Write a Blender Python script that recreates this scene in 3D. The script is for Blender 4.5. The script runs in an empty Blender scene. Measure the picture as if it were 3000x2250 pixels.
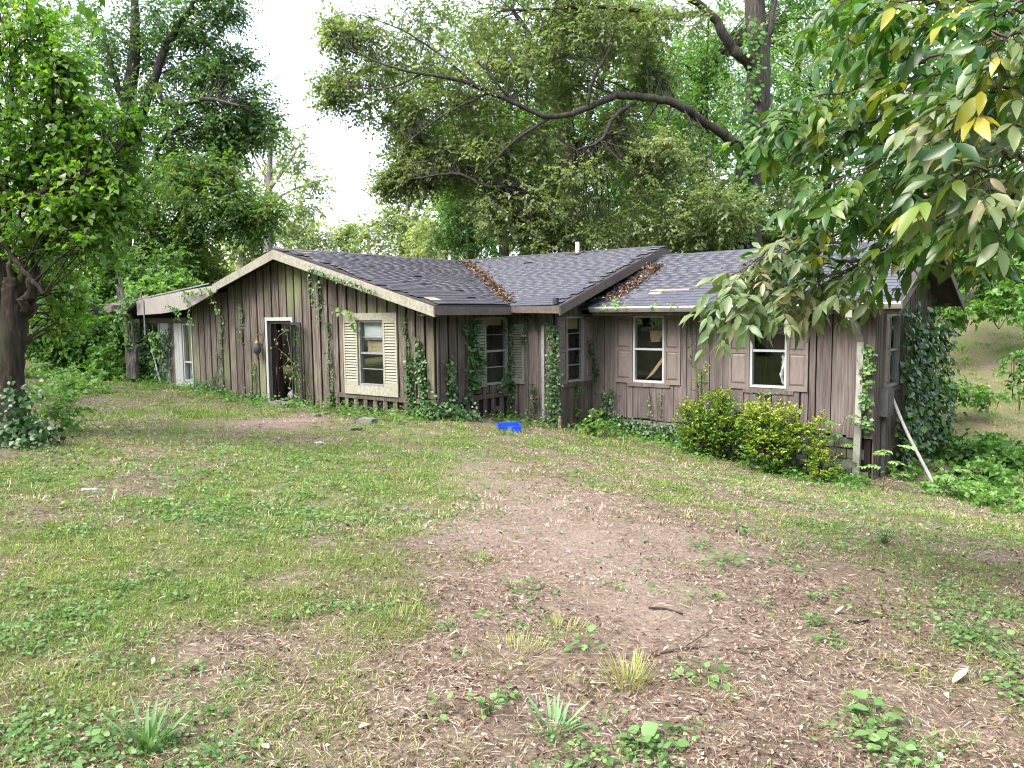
import bpy, math, random
import numpy as np
rng = np.random.default_rng(7)
random.seed(7)
S = bpy.context.scene
COL = S.collection

# ------------------------------------------------------------------ camera, sky, sun, exposure
FPX, PITCH, ROLL, YAW = 2305.0, math.radians(5.03), math.radians(-0.63), math.radians(38.97)
CAMZ = 1.6
cp, sp = math.cos(PITCH), math.sin(PITCH)
FW = np.array([0, cp, -sp]); UP0 = np.array([0, sp, cp]); RT0 = np.array([1.0, 0, 0])
cr, sr = math.cos(ROLL), math.sin(ROLL)
RT = cr * RT0 + sr * UP0; UPV = -sr * RT0 + cr * UP0
U = np.array([math.cos(YAW), -math.sin(YAW), 0]); V = np.array([math.sin(YAW), math.cos(YAW), 0])
CAM = np.array([0, 0, CAMZ])

from mathutils import Matrix, Vector
cam = bpy.data.cameras.new('camera'); cam_o = bpy.data.objects.new('camera', cam); COL.objects.link(cam_o)
m = Matrix.Identity(4)
for i in range(3):
    m[i][0] = RT[i]; m[i][1] = UPV[i]; m[i][2] = -FW[i]; m[i][3] = CAM[i]
cam_o.matrix_world = m
cam.sensor_width = 36; cam.lens = 36 * FPX / 3000; cam.clip_end = 1500; cam.clip_start = 0.05
S.camera = cam_o

SUN_EL, SUN_AZ = math.radians(50), math.radians(232)      # azimuth clockwise from +Y
w = bpy.data.worlds.new('World'); S.world = w; w.use_nodes = True
nt = w.node_tree; nt.nodes.clear()
sky = nt.nodes.new('ShaderNodeTexSky'); sky.sky_type = 'NISHITA'; sky.sun_disc = False
sky.sun_elevation = SUN_EL; sky.sun_rotation = SUN_AZ
sky.air_density = 1.0; sky.dust_density = 6.0; sky.ozone_density = 1.0
bg = nt.nodes.new('ShaderNodeBackground'); bg.inputs[1].default_value = 0.13
wo = nt.nodes.new('ShaderNodeOutputWorld')
ov = nt.nodes.new('ShaderNodeMix'); ov.data_type = 'RGBA'; ov.blend_type = 'ADD'; ov.inputs[0].default_value = 1.0   # thin bright overcast over the whole sky
ov.inputs[7].default_value = (3.0, 3.0, 3.15, 1); nt.links.new(sky.outputs[0], ov.inputs[6])
nt.links.new(ov.outputs[2], bg.inputs[0]); nt.links.new(bg.outputs[0], wo.inputs[0])
sl = bpy.data.lights.new('sun', 'SUN'); sl.energy = 1.7; sl.angle = math.radians(34); sl.color = (1, 0.96, 0.9)
so = bpy.data.objects.new('sun', sl); COL.objects.link(so)
sd = Vector((math.sin(SUN_AZ) * math.cos(SUN_EL), math.cos(SUN_AZ) * math.cos(SUN_EL), math.sin(SUN_EL)))
so.rotation_euler = sd.to_track_quat('Z', 'Y').to_euler()
S.view_settings.view_transform = 'Standard'; S.view_settings.look = 'None'
S.view_settings.gamma = 1; S.view_settings.use_curve_mapping = False
S.view_settings.exposure = 1.68
S.cycles.use_denoising = True; S.cycles.filter_width = 1.1
S.cycles.max_bounces = 6; S.cycles.diffuse_bounces = 3; S.cycles.glossy_bounces = 3
S.cycles.transmission_bounces = 4; S.cycles.transparent_max_bounces = 8
S.cycles.use_adaptive_sampling = True; S.cycles.adaptive_threshold = 0.02
S.cycles.caustics_reflective = False; S.cycles.caustics_refractive = False

# ------------------------------------------------------------------ coordinates
def ray(px, py): return FW + RT * ((px - 1500) / FPX) - UPV * ((py - 1125) / FPX)
def at(px, py, d): return CAM + ray(px, py) * d
def hw(a, b, z):                                   # house coordinates (z relative to eye height) to world
    return U * a + V * b + np.array([0, 0, z + CAMZ])
HO = (-11.0, 15.0, -2.0)                           # the house Empty in house coordinates
def hl(a, b, z): return (a - HO[0], b - HO[1], z - HO[2])

# ------------------------------------------------------------------ numpy value noise
def _h(ix, iy, s):
    n = (ix.astype(np.int64) * 374761393 + iy.astype(np.int64) * 668265263 + s * 982451653) & 0x7fffffff
    n = ((n ^ (n >> 13)) * 1274126177) & 0x7fffffff
    return ((n ^ (n >> 16)) & 0xffff) / 65535.0
def vnoise(x, y, s=0):
    x = np.asarray(x, float); y = np.asarray(y, float)
    ix = np.floor(x); iy = np.floor(y); fx = x - ix; fy = y - iy
    fx = fx * fx * (3 - 2 * fx); fy = fy * fy * (3 - 2 * fy)
    a = _h(ix, iy, s); b = _h(ix + 1, iy, s); c = _h(ix, iy + 1, s); d = _h(ix + 1, iy + 1, s)
    return (a * (1 - fx) + b * fx) * (1 - fy) + (c * (1 - fx) + d * fx) * fy
def fbm(x, y, s=0, o=3):
    r = 0; am = 0.5; t = 0
    for k in range(o):
        r = r + am * vnoise(x * 2 ** k, y * 2 ** k, s + k * 17); t += am; am *= 0.5
    return r / t

# ------------------------------------------------------------------ ground height: thin plate through control points
GC = []
for a, b, z in [(-3.95, 14.4, -2.97), (-4.3, 13.9, -3.0), (-5.2, 14, -2.93), (-6.4, 14.1, -2.80), (-7.3, 14.1, -2.65), (-8.75, 13.6, -2.52),
                (-9.06, 12.7, -2.36), (-10.3, 13.3, -2.3), (-10.87, 11, -2.03), (-13.8, 11, -2.05), (-16.2, 11, -2.06), (-18.6, 11, -1.93),
                (-22.2, 11, -1.79), (-22.7, 10.5, -1.74), (-3.7, 17, -3.15), (-3.7, 20, -3.3), (-2.4, 15, -3.2), (-13, 17, -2.2),
                (-6, 23, -2.6), (-16, 23, -1.8), (-24, 20, -1.5)]:
    p = hw(a, b, z); GC.append((p[0], p[1], z))
GC += [(-6.1, 9.6, -1.47), (0, 0, -1.6), (-3, 3, -1.6), (3, 3, -1.68), (0, 6, -1.74), (0, 10, -1.95), (-4, 13, -1.85), (4, 8, -2.15), (3, 5, -1.85),
       (6.4, 13.2, -3.0), (7.2, 11, -2.98), (10, 15, -3.4), (9.5, 19, -3.75), (13, 18, -3.6), (14, 29, -1.6), (18, 38, 0.4), (30, 40, 2.0), (25, 20, -1.6),
       (15, 5, -3.2), (20, -10, -2.6), (-15, 0, -1.1), (-10, -15, -1.0), (0, -10, -1.5), (10, -10, -2.1), (-20, 20, -1.2), (-14, 25, -1.5),
       (-25, 35, -0.4), (-10, 48, -1.6), (5, 45, -1.2), (0, 90, -2), (-60, 80, 3), (60, 80, 6), (0, 320, -2), (-250, 250, 4), (250, 250, 6),
       (-320, 0, 2), (320, 0, 2), (0, -320, 0), (-250, -250, 0), (250, -250, 0)]
GC = np.array(GC)
def _tps(r2): return 0.5 * r2 * np.log(r2 + 1e-9)
_n = len(GC); _A = np.zeros((_n + 3, _n + 3))
_d2 = ((GC[:, None, :2] - GC[None, :, :2]) ** 2).sum(-1)
_A[:_n, :_n] = _tps(_d2) + np.eye(_n) * 0.5
_A[:_n, _n] = 1; _A[:_n, _n + 1:] = GC[:, :2]; _A[_n, :_n] = 1; _A[_n + 1:, :_n] = GC[:, :2].T
_W = np.linalg.solve(_A, np.concatenate([GC[:, 2], np.zeros(3)]))
def gz(x, y):
    x = np.asarray(x, float); y = np.asarray(y, float); sh = x.shape
    xf = x.ravel(); yf = y.ravel(); out = np.empty(xf.size)
    for i in range(0, xf.size, 40000):
        X = xf[i:i + 40000]; Y = yf[i:i + 40000]
        d2 = (X[:, None] - GC[None, :, 0]) ** 2 + (Y[:, None] - GC[None, :, 1]) ** 2
        out[i:i + 40000] = _tps(d2) @ _W[:_n] + _W[_n] + X * _W[_n + 1] + Y * _W[_n + 2]
    out += 0.07 * (fbm(xf * 0.9, yf * 0.9, 3) - 0.5) + 0.035 * (vnoise(xf * 4, yf * 4, 9) - 0.5)
    return (out + CAMZ).reshape(sh)
def g1(x, y): return float(gz(np.array([x]), np.array([y]))[0])
def gp(px, py):                                    # where a view ray meets the ground
    r = ray(px, py); t = np.linspace(1.5, 60, 1200)
    P = CAM + r[None] * t[:, None]
    k = np.argmax(P[:, 2] < gz(P[:, 0], P[:, 1])); return P[k]

# ------------------------------------------------------------------ materials
def N(nt, t, **kw):
    n = nt.nodes.new(t)
    for k, v in kw.items(): setattr(n, k, v)
    return n
def base_mat(name):
    m = bpy.data.materials.new(name); m.use_nodes = True; nt = m.node_tree
    b = nt.nodes['Principled BSDF']; return m, nt, b
def ramp(nt, fac, cols):
    r = N(nt, 'ShaderNodeValToRGB'); e = r.color_ramp.elements
    while len(e) < len(cols): e.new(0.5)
    for k, (p, c) in enumerate(cols): e[k].position = p; e[k].color = (*c, 1)
    nt.links.new(fac, r.inputs[0]); return r.outputs[0]
def noise(nt, vec, scale, detail=4, rough=0.6):
    n = N(nt, 'ShaderNodeTexNoise'); n.inputs['Scale'].default_value = scale; n.inputs['Detail'].default_value = detail
    n.inputs['Roughness'].default_value = rough
    if vec is not None: nt.links.new(vec, n.inputs['Vector'])
    return n.outputs['Fac']
def posvec(nt, stretch=(1, 1, 1), coord='pos'):
    if coord == 'pos': o = N(nt, 'ShaderNodeNewGeometry').outputs['Position']
    else: o = N(nt, 'ShaderNodeTexCoord').outputs['Object']
    mp = N(nt, 'ShaderNodeMapping'); mp.inputs['Scale'].default_value = stretch
    nt.links.new(o, mp.inputs['Vector']); return mp.outputs[0]
def math_n(nt, op, a, b):
    n = N(nt, 'ShaderNodeMath', operation=op)
    for i, v in enumerate((a, b)):
        if isinstance(v, (int, float)): n.inputs[i].default_value = v
        else: nt.links.new(v, n.inputs[i])
    return n.outputs[0]
def mixc(nt, f, a, b, bt='MIX'):
    n = N(nt, 'ShaderNodeMix', data_type='RGBA', blend_type=bt)
    for i, v in ((0, f), (6, a), (7, b)):
        if isinstance(v, (int, float)): n.inputs[i].default_value = v
        elif isinstance(v, tuple): n.inputs[i].default_value = (*v, 1)
        else: nt.links.new(v, n.inputs[i])
    return n.outputs[2]
def bump(nt, b, h, strength=0.4, dist=0.02):
    n = N(nt, 'ShaderNodeBump'); n.inputs['Strength'].default_value = strength; n.inputs['Distance'].default_value = dist
    nt.links.new(h, n.inputs['Height']); nt.links.new(n.outputs[0], b.inputs['Normal'])

def surf(name, cols, scale=6, stretch=(1, 1, 1), rough=0.8, rnd=0.0, bmp=0.3, coord='pos', stain=None, spec=0.3, metal=0.0, detail=5):
    """noise ramp with per-object brightness, an optional second colour in stains"""
    m, nt, b = base_mat(name)
    v = posvec(nt, stretch, coord); f = noise(nt, v, scale, detail)
    n = len(cols); c = ramp(nt, f, [(0.3 + 0.4 * i / max(1, n - 1), cols[i]) for i in range(n)])
    if stain:
        col, sc, lo, hi = stain
        f2 = noise(nt, posvec(nt, (1, 1, 0.5), coord), sc, 4)
        mr = N(nt, 'ShaderNodeMapRange'); nt.links.new(f2, mr.inputs[0]); mr.inputs[1].default_value = lo; mr.inputs[2].default_value = hi
        c = mixc(nt, mr.outputs[0], c, col)
    if rnd:
        r = N(nt, 'ShaderNodeObjectInfo').outputs['Random']
        k = math_n(nt, 'ADD', math_n(nt, 'MULTIPLY', r, 2 * rnd), 1 - rnd)
        hs = N(nt, 'ShaderNodeHueSaturation'); nt.links.new(c, hs.inputs['Color']); nt.links.new(k, hs.inputs['Value']); c = hs.outputs[0]
    nt.links.new(c, b.inputs['Base Color'])
    b.inputs['Roughness'].default_value = rough; b.inputs['Specular IOR Level'].default_value = spec; b.inputs['Metallic'].default_value = metal
    if bmp: bump(nt, b, f, bmp)
    return m

def leafmat(name, cols, under=None, trans=0.35, rough=0.45, spec=0.35, tcol=None):
    """leaf colour from the per-leaf attribute 'tint'; paler underside; some light through the blade"""
    m, nt, b = base_mat(name)
    at_ = N(nt, 'ShaderNodeAttribute', attribute_name='tint')
    n = len(cols); c = ramp(nt, at_.outputs['Fac'], [(i / max(1, n - 1), cols[i]) for i in range(n)])
    if under:
        g = N(nt, 'ShaderNodeNewGeometry'); c = mixc(nt, g.outputs['Backfacing'], c, under) if isinstance(under, tuple) else c
    nt.links.new(c, b.inputs['Base Color']); b.inputs['Roughness'].default_value = rough; b.inputs['Specular IOR Level'].default_value = spec
    t = N(nt, 'ShaderNodeBsdfTranslucent'); tc = mixc(nt, 1.0, c, tcol or (1.45, 1.6, 0.55), 'MULTIPLY'); nt.links.new(tc, t.inputs[0])
    mx = N(nt, 'ShaderNodeMixShader'); mx.inputs[0].default_value = trans
    nt.links.new(b.outputs[0], mx.inputs[1]); nt.links.new(t.outputs[0], mx.inputs[2])
    nt.links.new(mx.outputs[0], nt.nodes['Material Output'].inputs[0]); return m

M = {}
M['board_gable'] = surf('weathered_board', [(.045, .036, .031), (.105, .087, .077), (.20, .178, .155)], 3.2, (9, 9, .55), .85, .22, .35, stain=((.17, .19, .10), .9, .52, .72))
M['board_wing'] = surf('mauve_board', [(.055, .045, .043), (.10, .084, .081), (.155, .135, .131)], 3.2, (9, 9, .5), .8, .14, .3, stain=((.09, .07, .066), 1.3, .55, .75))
M['board_shade'] = surf('shaded_board', [(.040, .031, .027), (.08, .064, .056), (.13, .108, .095)], 3.2, (9, 9, .55), .85, .2, .3, stain=((.12, .13, .08), 1.1, .55, .75))  # same siding darkened: shade of the side and end walls put into the colour
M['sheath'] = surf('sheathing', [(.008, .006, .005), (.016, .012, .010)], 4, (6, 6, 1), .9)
M['trim_cream'] = surf('cream_paint', [(0.204, 0.204, 0.162), (0.289, 0.289, 0.238), (0.348, 0.348, 0.297)], 5, (3, 3, 3), .6, .05, .1, stain=((.22, .22, .15), 2.2, .55, .8))
M['fascia_cream'] = surf('cream_fascia', [(0.171, 0.167, 0.135), (0.261, 0.257, 0.211), (0.315, 0.310, 0.266)], 5, (3, 3, 3), .65, .05, .1, stain=((.17, .16, .11), 1.6, .55, .8))
M['fascia_pink'] = surf('pinkish_fascia', [(0.279, 0.254, 0.246), (0.353, 0.328, 0.320)], 4, (1, 1, 1), .6, 0, .1, stain=((.32, .29, .25), 1.8, .55, .8))
M['fascia_brown'] = surf('brown_fascia', [(.065, .052, .047), (.115, .096, .086)], 5, (3, 3, 3), .7, .08, .15, stain=((.055, .045, .04), 2, .5, .8))
M['shutter_cream'] = surf('cream_shutter', [(0.243, 0.243, 0.189), (0.333, 0.333, 0.270)], 6, (4, 4, 1), .6, .05, .1, stain=((.25, .25, .17), 3, .55, .8))
M['shutter_green'] = surf('grey_green_shutter', [(.13, .145, .11), (.21, .225, .18)], 6, (4, 4, 1), .6, .05, .1, stain=((.13, .15, .10), 3, .5, .8))
M['shutter_mauve'] = surf('mauve_shutter', [(.125, .105, .099), (.175, .15, .143)], 5, (4, 4, 1), .55, .05, .05, stain=((.15, .125, .115), 2.5, .6, .85))
M['alu'] = surf('pale_window_frame', [(0.320, 0.336, 0.352), (0.400, 0.416, 0.432)], 8, (2, 2, 2), .45, 0, .05)
M['alu_old'] = surf('dull_window_frame', [(.16, .16, .165), (.27, .27, .275)], 8, (2, 2, 2), .5, 0, .05)
M['white'] = surf('white_paint', [(0.306, 0.323, 0.340), (0.391, 0.408, 0.425)], 6, (2, 2, 1), .6, .04, .1, stain=((.35, .37, .33), 2.4, .55, .85))
M['blind'] = surf('blind', [(.62, .64, .68), (.70, .72, .76)], 3, (1, 1, 1), .6, .03, 0)
M['door_frame'] = surf('door_frame', [(0.306, 0.340, 0.315), (0.391, 0.425, 0.399)], 6, (2, 2, 1), .6, 0, .1)
M['dark_metal'] = surf('dark_metal', [(.018, .018, .022), (.04, .04, .046)], 8, (2, 2, 1), .5, 0, .1)
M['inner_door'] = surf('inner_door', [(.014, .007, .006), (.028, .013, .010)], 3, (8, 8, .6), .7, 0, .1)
M['shingle'] = surf('shingle', [(.047, .051, .068), (.062, .067, .089), (.080, .085, .112)], 14, (1, 1, 1), .55, .07, .25, stain=((.06, .06, .075), .8, .5, .85), spec=.5)  # bluish cast of the sky reflection put into the base colour
M['shingle_old'] = surf('purplish_shingle', [(.036, .035, .044), (.053, .051, .064), (.074, .071, .088)], 14, (1, 1, 1), .55, .09, .3, stain=((.042, .039, .044), .8, .5, .8), spec=.5)  # sky sheen mixed into this purplish base too
M['deck'] = surf('roof_deck', [(.03, .028, .03), (.05, .046, .05)], 5, (1, 1, 1), .9)
M['bare_deck'] = surf('bare_deck', [(.30, .19, .13), (.42, .30, .22)], 7, (2, 2, 2), .85)
M['gutter'] = surf('gutter', [(0.187, 0.191, 0.178), (0.306, 0.310, 0.297)], 4, (1.5, 1.5, 1), .45, 0, .05, stain=((.2, .2, .17), 2.2, .5, .8), spec=.5)
M['stone'] = surf('mossy_block', [(.06, .06, .05), (.14, .135, .12), (.22, .21, .19)], 6, (1, 1, 1), .9, .25, .5, stain=((.06, .075, .035), 2, .45, .7))
M['pvc'] = surf('white_pipe', [(0.504, 0.504, 0.490), (0.560, 0.560, 0.546)], 4, (1, 1, 1), .45, 0, 0)
M['pole'] = surf('galvanised_pole', [(.20, .20, .20), (.32, .32, .31)], 7, (1, 1, 1), .5, 0, .1)
M['meter'] = surf('meter_box', [(.045, .047, .047), (.075, .078, .078)], 6, (1, 1, 1), .55, 0, .05)
M['brass'] = surf('tarnished_brass', [(.14, .09, .04), (.24, .17, .08)], 10, (1, 1, 1), .45, 0, .1, metal=.4)
M['greywood'] = surf('grey_dead_wood', [(.05, .045, .042), (.115, .105, .096), (.20, .186, .172)], 3, (11, 11, .7), .85, .1, .5)
M['logbark'] = surf('pale_log', [(.11, .085, .068), (.21, .17, .14), (.29, .25, .21)], 5, (2, 2, 6), .85, 0, .6)
M['blue'] = surf('blue_plastic', [(.012, .05, .42), (.02, .085, .62)], 4, (1, 1, 1), .35, 0, 0, spec=.5)
M['sack'] = surf('dusty_sack', [(.16, .16, .19), (.25, .25, .29)], 5, (1, 1, 1), .5, 0, .3)
M['card'] = surf('cardboard', [(.36, .24, .14), (.52, .36, .23)], 4, (1, 1, 1), .8, 0, .1)
M['concrete'] = surf('concrete', [(.12, .115, .105), (.21, .20, .18)], 7, (1, 1, 1), .9, .1, .4, stain=((.12, .13, .08), 2, .55, .8))
M['curtain'] = surf('curtain', [(.40, .41, .40), (.54, .55, .54)], 4, (5, 5, .5), .8, 0, .1)
M['tan'] = surf('tan_blind', [(.32, .26, .17), (.42, .35, .24)], 4, (14, 14, .3), .8, 0, .2)
M['bark_dark'] = surf('dark_bark', [(.006, .005, .004), (.020, .015, .012), (.05, .039, .030)], 2.4, (9, 9, 1.3), .92, .1, .9, stain=((.045, .055, .022), 1.2, .55, .78))
M['bark_grey'] = surf('grey_bark', [(.012, .010, .009), (.034, .030, .026), (.07, .063, .055)], 2.2, (8, 8, 1.3), .92, .12, .9, stain=((.06, .07, .035), .9, .55, .8))
M['bark_far'] = surf('far_bark', [(.09, .085, .08), (.16, .15, .14)], 2, (5, 5, 1), .9, .1, .4)  # bark paled to carry the haze of distance
M['twig'] = surf('dry_twig', [(.028, .022, .017), (.065, .05, .038)], 6, (1, 1, 1), .9, .15, .2)
M['deadvine'] = surf('dead_vine', [(.16, .12, .08), (.30, .23, .16)], 6, (1, 1, 1), .9, .1, .2)

M['leaf_pale'] = leafmat('pale_oak_leaf', [(.075, .12, .042), (.125, .18, .072), (.185, .235, .115), (.26, .29, .175)], trans=.48, spec=.5, rough=.4)
M['leaf_green'] = leafmat('green_oak_leaf', [(.035, .098, .02), (.07, .165, .036), (.115, .23, .055), (.18, .28, .085)], trans=.48)
M['leaf_dark'] = leafmat('dark_leaf', [(.026, .072, .024), (.052, .12, .04), (.095, .18, .05), (.17, .21, .055)], trans=.48, spec=.45, rough=.4)
M['leaf_bright'] = leafmat('bright_leaf', [(.04, .11, .012), (.08, .185, .022), (.14, .26, .038), (.24, .34, .065)], trans=.48, spec=.6, rough=.33)
M['leaf_haze'] = leafmat('hazed_leaf', [(.12, .18, .10), (.18, .24, .13), (.25, .30, .15), (.30, .30, .14)], trans=.48)  # distance haze put into paler leaf colours
M['leaf_woods'] = leafmat('woods_leaf', [(.045, .115, .033), (.085, .185, .052), (.14, .26, .08), (.22, .32, .14)], trans=.48, spec=.45, rough=.4)
M['leaf_hick'] = leafmat('hickory_leaf', [(.016, .065, .012), (.034, .105, .014), (.075, .155, .02), (.16, .22, .028), (.36, .31, .03)], trans=.34, spec=.55, rough=.34)
M['leaf_hickpale'] = leafmat('hickory_pale_leaf', [(.065, .135, .048), (.11, .17, .07), (.165, .195, .095), (.24, .215, .125)], trans=.28, spec=.5, rough=.36)
M['leaf_ivy'] = leafmat('ivy_leaf', [(.014, .045, .012), (.03, .085, .022), (.06, .14, .04), (.11, .20, .06)], trans=.22, spec=.45, rough=.38)
M['leaf_kudzu'] = leafmat('vine_leaf', [(.03, .085, .02), (.065, .165, .035), (.12, .25, .06), (.20, .34, .11)], trans=.38)
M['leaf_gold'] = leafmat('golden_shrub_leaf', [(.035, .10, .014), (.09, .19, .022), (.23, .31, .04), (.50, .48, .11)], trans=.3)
M['leaf_litter'] = leafmat('dead_leaf', [(.035, .022, .015), (.12, .078, .056), (.27, .195, .15), (.50, .40, .32)], trans=.1, rough=.7, spec=.2, tcol=(1.2, 1, .7))
M['leaf_roof'] = leafmat('roof_leaf', [(.075, .048, .032), (.16, .11, .078), (.27, .20, .15)], trans=.1, rough=.7, spec=.2, tcol=(1.2, 1, .7))
M['straw'] = leafmat('straw', [(.05, .034, .025), (.17, .12, .088), (.36, .28, .21), (.60, .51, .40)], trans=.1, rough=.75, spec=.2, tcol=(1.2, 1, .7))
M['grass'] = leafmat('grass_blade', [(.06, .125, .014), (.105, .19, .026), (.18, .26, .055), (.36, .36, .16)], trans=.35, rough=.5)
M['weed'] = leafmat('weed_leaf', [(.05, .12, .03), (.09, .185, .052), (.14, .255, .085), (.21, .33, .13)], trans=.32, rough=.5)
M['bluegreen'] = leafmat('strap_leaf', [(.07, .16, .06), (.13, .25, .11), (.20, .33, .17)], trans=.25, rough=.45)

M['stalk'] = surf('green_stalk', [(.05, .10, .03), (.10, .17, .05)], 9, (1, 1, 1), .6, .1, 0)

def glassmat():
    m, nt, b = base_mat('window_glass')
    fr = N(nt, 'ShaderNodeFresnel'); ge_ = N(nt, 'ShaderNodeNewGeometry')
    nt.links.new(math_n(nt, 'ADD', math_n(nt, 'MULTIPLY', ge_.outputs['Backfacing'], 1 / 1.5 - 1.5), 1.5), fr.inputs[0])
    f = math_n(nt, 'MULTIPLY', fr.outputs[0], 1.15)
    g = N(nt, 'ShaderNodeBsdfGlossy'); g.inputs['Roughness'].default_value = 0.02; g.inputs[0].default_value = (.9, .95, .95, 1)
    t = N(nt, 'ShaderNodeBsdfTransparent'); t.inputs[0].default_value = (.88, .91, .90, 1)
    mx = N(nt, 'ShaderNodeMixShader'); nt.links.new(f, mx.inputs[0]); nt.links.new(t.outputs[0], mx.inputs[1]); nt.links.new(g.outputs[0], mx.inputs[2])
    nt.links.new(mx.outputs[0], nt.nodes['Material Output'].inputs[0]); return m
M['glass'] = glassmat()

def groundmat():
    m, nt, b = base_mat('earth')
    v = posvec(nt)
    f1 = noise(nt, v, .55, 5); f2 = noise(nt, v, 9, 6, .7); f3 = noise(nt, v, 42, 4, .7)
    c = ramp(nt, f2, [(.3, (.085, .062, .048)), (.5, (.18, .135, .108)), (.7, (.31, .25, .205))])
    c2 = ramp(nt, f3, [(.3, (.045, .032, .025)), (.55, (.18, .137, .109)), (.75, (.39, .32, .265))])
    c = mixc(nt, .5, c, c2)
    du = N(nt, 'ShaderNodeAttribute', attribute_name='dust'); c = mixc(nt, math_n(nt, 'MULTIPLY', du.outputs['Fac'], math_n(nt, 'ADD', f2, .25)), c, ramp(nt, f3, [(.3, (.16, .122, .098)), (.6, (.28, .225, .188)), (.8, (.40, .335, .29))]))
    g = N(nt, 'ShaderNodeAttribute', attribute_name='green')
    gc = ramp(nt, f3, [(.3, (.045, .075, .014)), (.6, (.11, .155, .035)), (.8, (.20, .22, .08))])
    fm = math_n(nt, 'MULTIPLY', g.outputs['Fac'], math_n(nt, 'ADD', f1, .25))
    c = mixc(nt, fm, c, gc)
    nt.links.new(c, b.inputs['Base Color']); b.inputs['Roughness'].default_value = .95; b.inputs['Specular IOR Level'].default_value = .15
    bump(nt, b, math_n(nt, 'ADD', f2, f3), .9, .03); return m
M['earth'] = groundmat()

# ------------------------------------------------------------------ object helpers
def make_mesh(name, v, faces, mat, quad=None, smooth=False, tint=None):
    me = bpy.data.meshes.new(name); v = np.asarray(v, dtype=np.float32)
    if quad is not None:
        q = np.asarray(quad, dtype=np.int32); nf, k = q.shape
        me.vertices.add(len(v)); me.vertices.foreach_set('co', v.ravel())
        me.loops.add(nf * k); me.loops.foreach_set('vertex_index', q.ravel())
        me.polygons.add(nf); me.polygons.foreach_set('loop_start', np.arange(0, nf * k, k, dtype=np.int32))
        me.update(calc_edges=True)
    else:
        me.from_pydata([tuple(map(float, p)) for p in v], [], faces); me.update()
    if smooth: me.polygons.foreach_set('use_smooth', np.ones(len(me.polygons), dtype=bool))
    if tint is not None:
        a = me.attributes.new('tint', 'FLOAT', 'POINT'); a.data.foreach_set('value', np.asarray(tint, dtype=np.float32))
    if mat is not None: me.materials.append(mat)
    return me
def link(name, me, parent=None, label=None, cat=None, group=None, kind=None, loc=None):
    o = bpy.data.objects.new(name, me); COL.objects.link(o)
    if parent is not None: o.parent = parent
    if loc is not None: o.location = loc
    if label: o['label'] = label
    if cat: o['category'] = cat
    if group: o['group'] = group
    if kind: o['kind'] = kind
    return o
def empty(name, loc, label, cat, group=None, rz=0):
    e = link(name, None, None, label, cat, group, loc=tuple(loc)); e.rotation_euler = (0, 0, rz); e.empty_display_size = .2; return e

def box8(p):                                       # 8 corners: bottom ring 0-3 then top ring 4-7
    return np.array(p, float), [(0, 3, 2, 1), (4, 5, 6, 7), (0, 1, 5, 4), (1, 2, 6, 5), (2, 3, 7, 6), (3, 0, 4, 7)]
class MB:
    """collects boxes and tubes into one mesh"""
    def __init__(s): s.v = []; s.f = []; s.n = 0
    def add(s, v, f):
        v = np.asarray(v, float); s.v.append(v); s.f += [tuple(i + s.n for i in q) for q in f]; s.n += len(v); return s
    def box(s, x0, x1, y0, y1, z0, z1):
        v, f = box8([(x0, y0, z0), (x1, y0, z0), (x1, y1, z0), (x0, y1, z0), (x0, y0, z1), (x1, y0, z1), (x1, y1, z1), (x0, y1, z1)]); return s.add(v, f)
    def tube(s, pts, r, k=6, cap=True):
        v, q = tube(pts, r, k); f = [tuple(x) for x in q]
        if cap: f += [tuple(range(k - 1, -1, -1)), tuple(range(len(v) - k, len(v)))]
        return s.add(v, f)
    def mesh(s, name, mat, smooth=False): return make_mesh(name, np.concatenate(s.v), s.f, mat, smooth=smooth)
    def obj(s, name, mat, parent=None, smooth=False, **kw): return link(name, s.mesh(name, mat, smooth), parent, **kw)

def frames(pts):
    t = np.gradient(pts, axis=0); t /= np.linalg.norm(t, axis=1)[:, None] + 1e-9
    ref = np.array([0, 0, 1.0]) if abs(t[0, 2]) < .8 else np.array([1.0, 0, 0])
    n = np.cross(t, ref); n /= np.linalg.norm(n, axis=1)[:, None] + 1e-9
    return n, np.cross(t, n)
def tube(pts, r, k=6, rough=0.0, seed=0):
    pts = np.asarray(pts, float); r = np.broadcast_to(np.asarray(r, float), (len(pts),))
    n, b = frames(pts); th = np.linspace(0, 2 * np.pi, k, endpoint=False)
    rr = r[:, None] * np.ones(k)[None]
    if rough:
        g = np.random.default_rng(seed); lobes = 1 + rough * (np.sin(th * 3 + g.uniform(0, 6)) * .5 + np.sin(th * 5 + g.uniform(0, 6)) * .4)
        rr = rr * lobes[None] * (1 + rough * .5 * g.standard_normal(rr.shape))
    v = pts[:, None] + rr[..., None] * (np.cos(th)[None, :, None] * n[:, None] + np.sin(th)[None, :, None] * b[:, None])
    i = np.arange(len(pts) - 1)[:, None] * k; j = np.arange(k)[None]; j2 = (j + 1) % k
    q = np.stack([i + j, i + j2, i + k + j2, i + k + j], -1).reshape(-1, 4)
    return v.reshape(-1, 3), q
def smooth_path(p, n):
    p = np.asarray(p, float); P = np.vstack([2 * p[0] - p[1], p, 2 * p[-1] - p[-2]]); out = []
    m = len(p) - 1
    for t in np.linspace(0, m - 1e-6, n):
        i = int(t); u = t - i; a, b, c, d = P[i], P[i + 1], P[i + 2], P[i + 3]
        out.append(.5 * ((2 * b) + (c - a) * u + (2 * a - 5 * b + 4 * c - d) * u * u + (3 * b - a - 3 * c + d) * u ** 3))
    return np.array(out)
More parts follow.
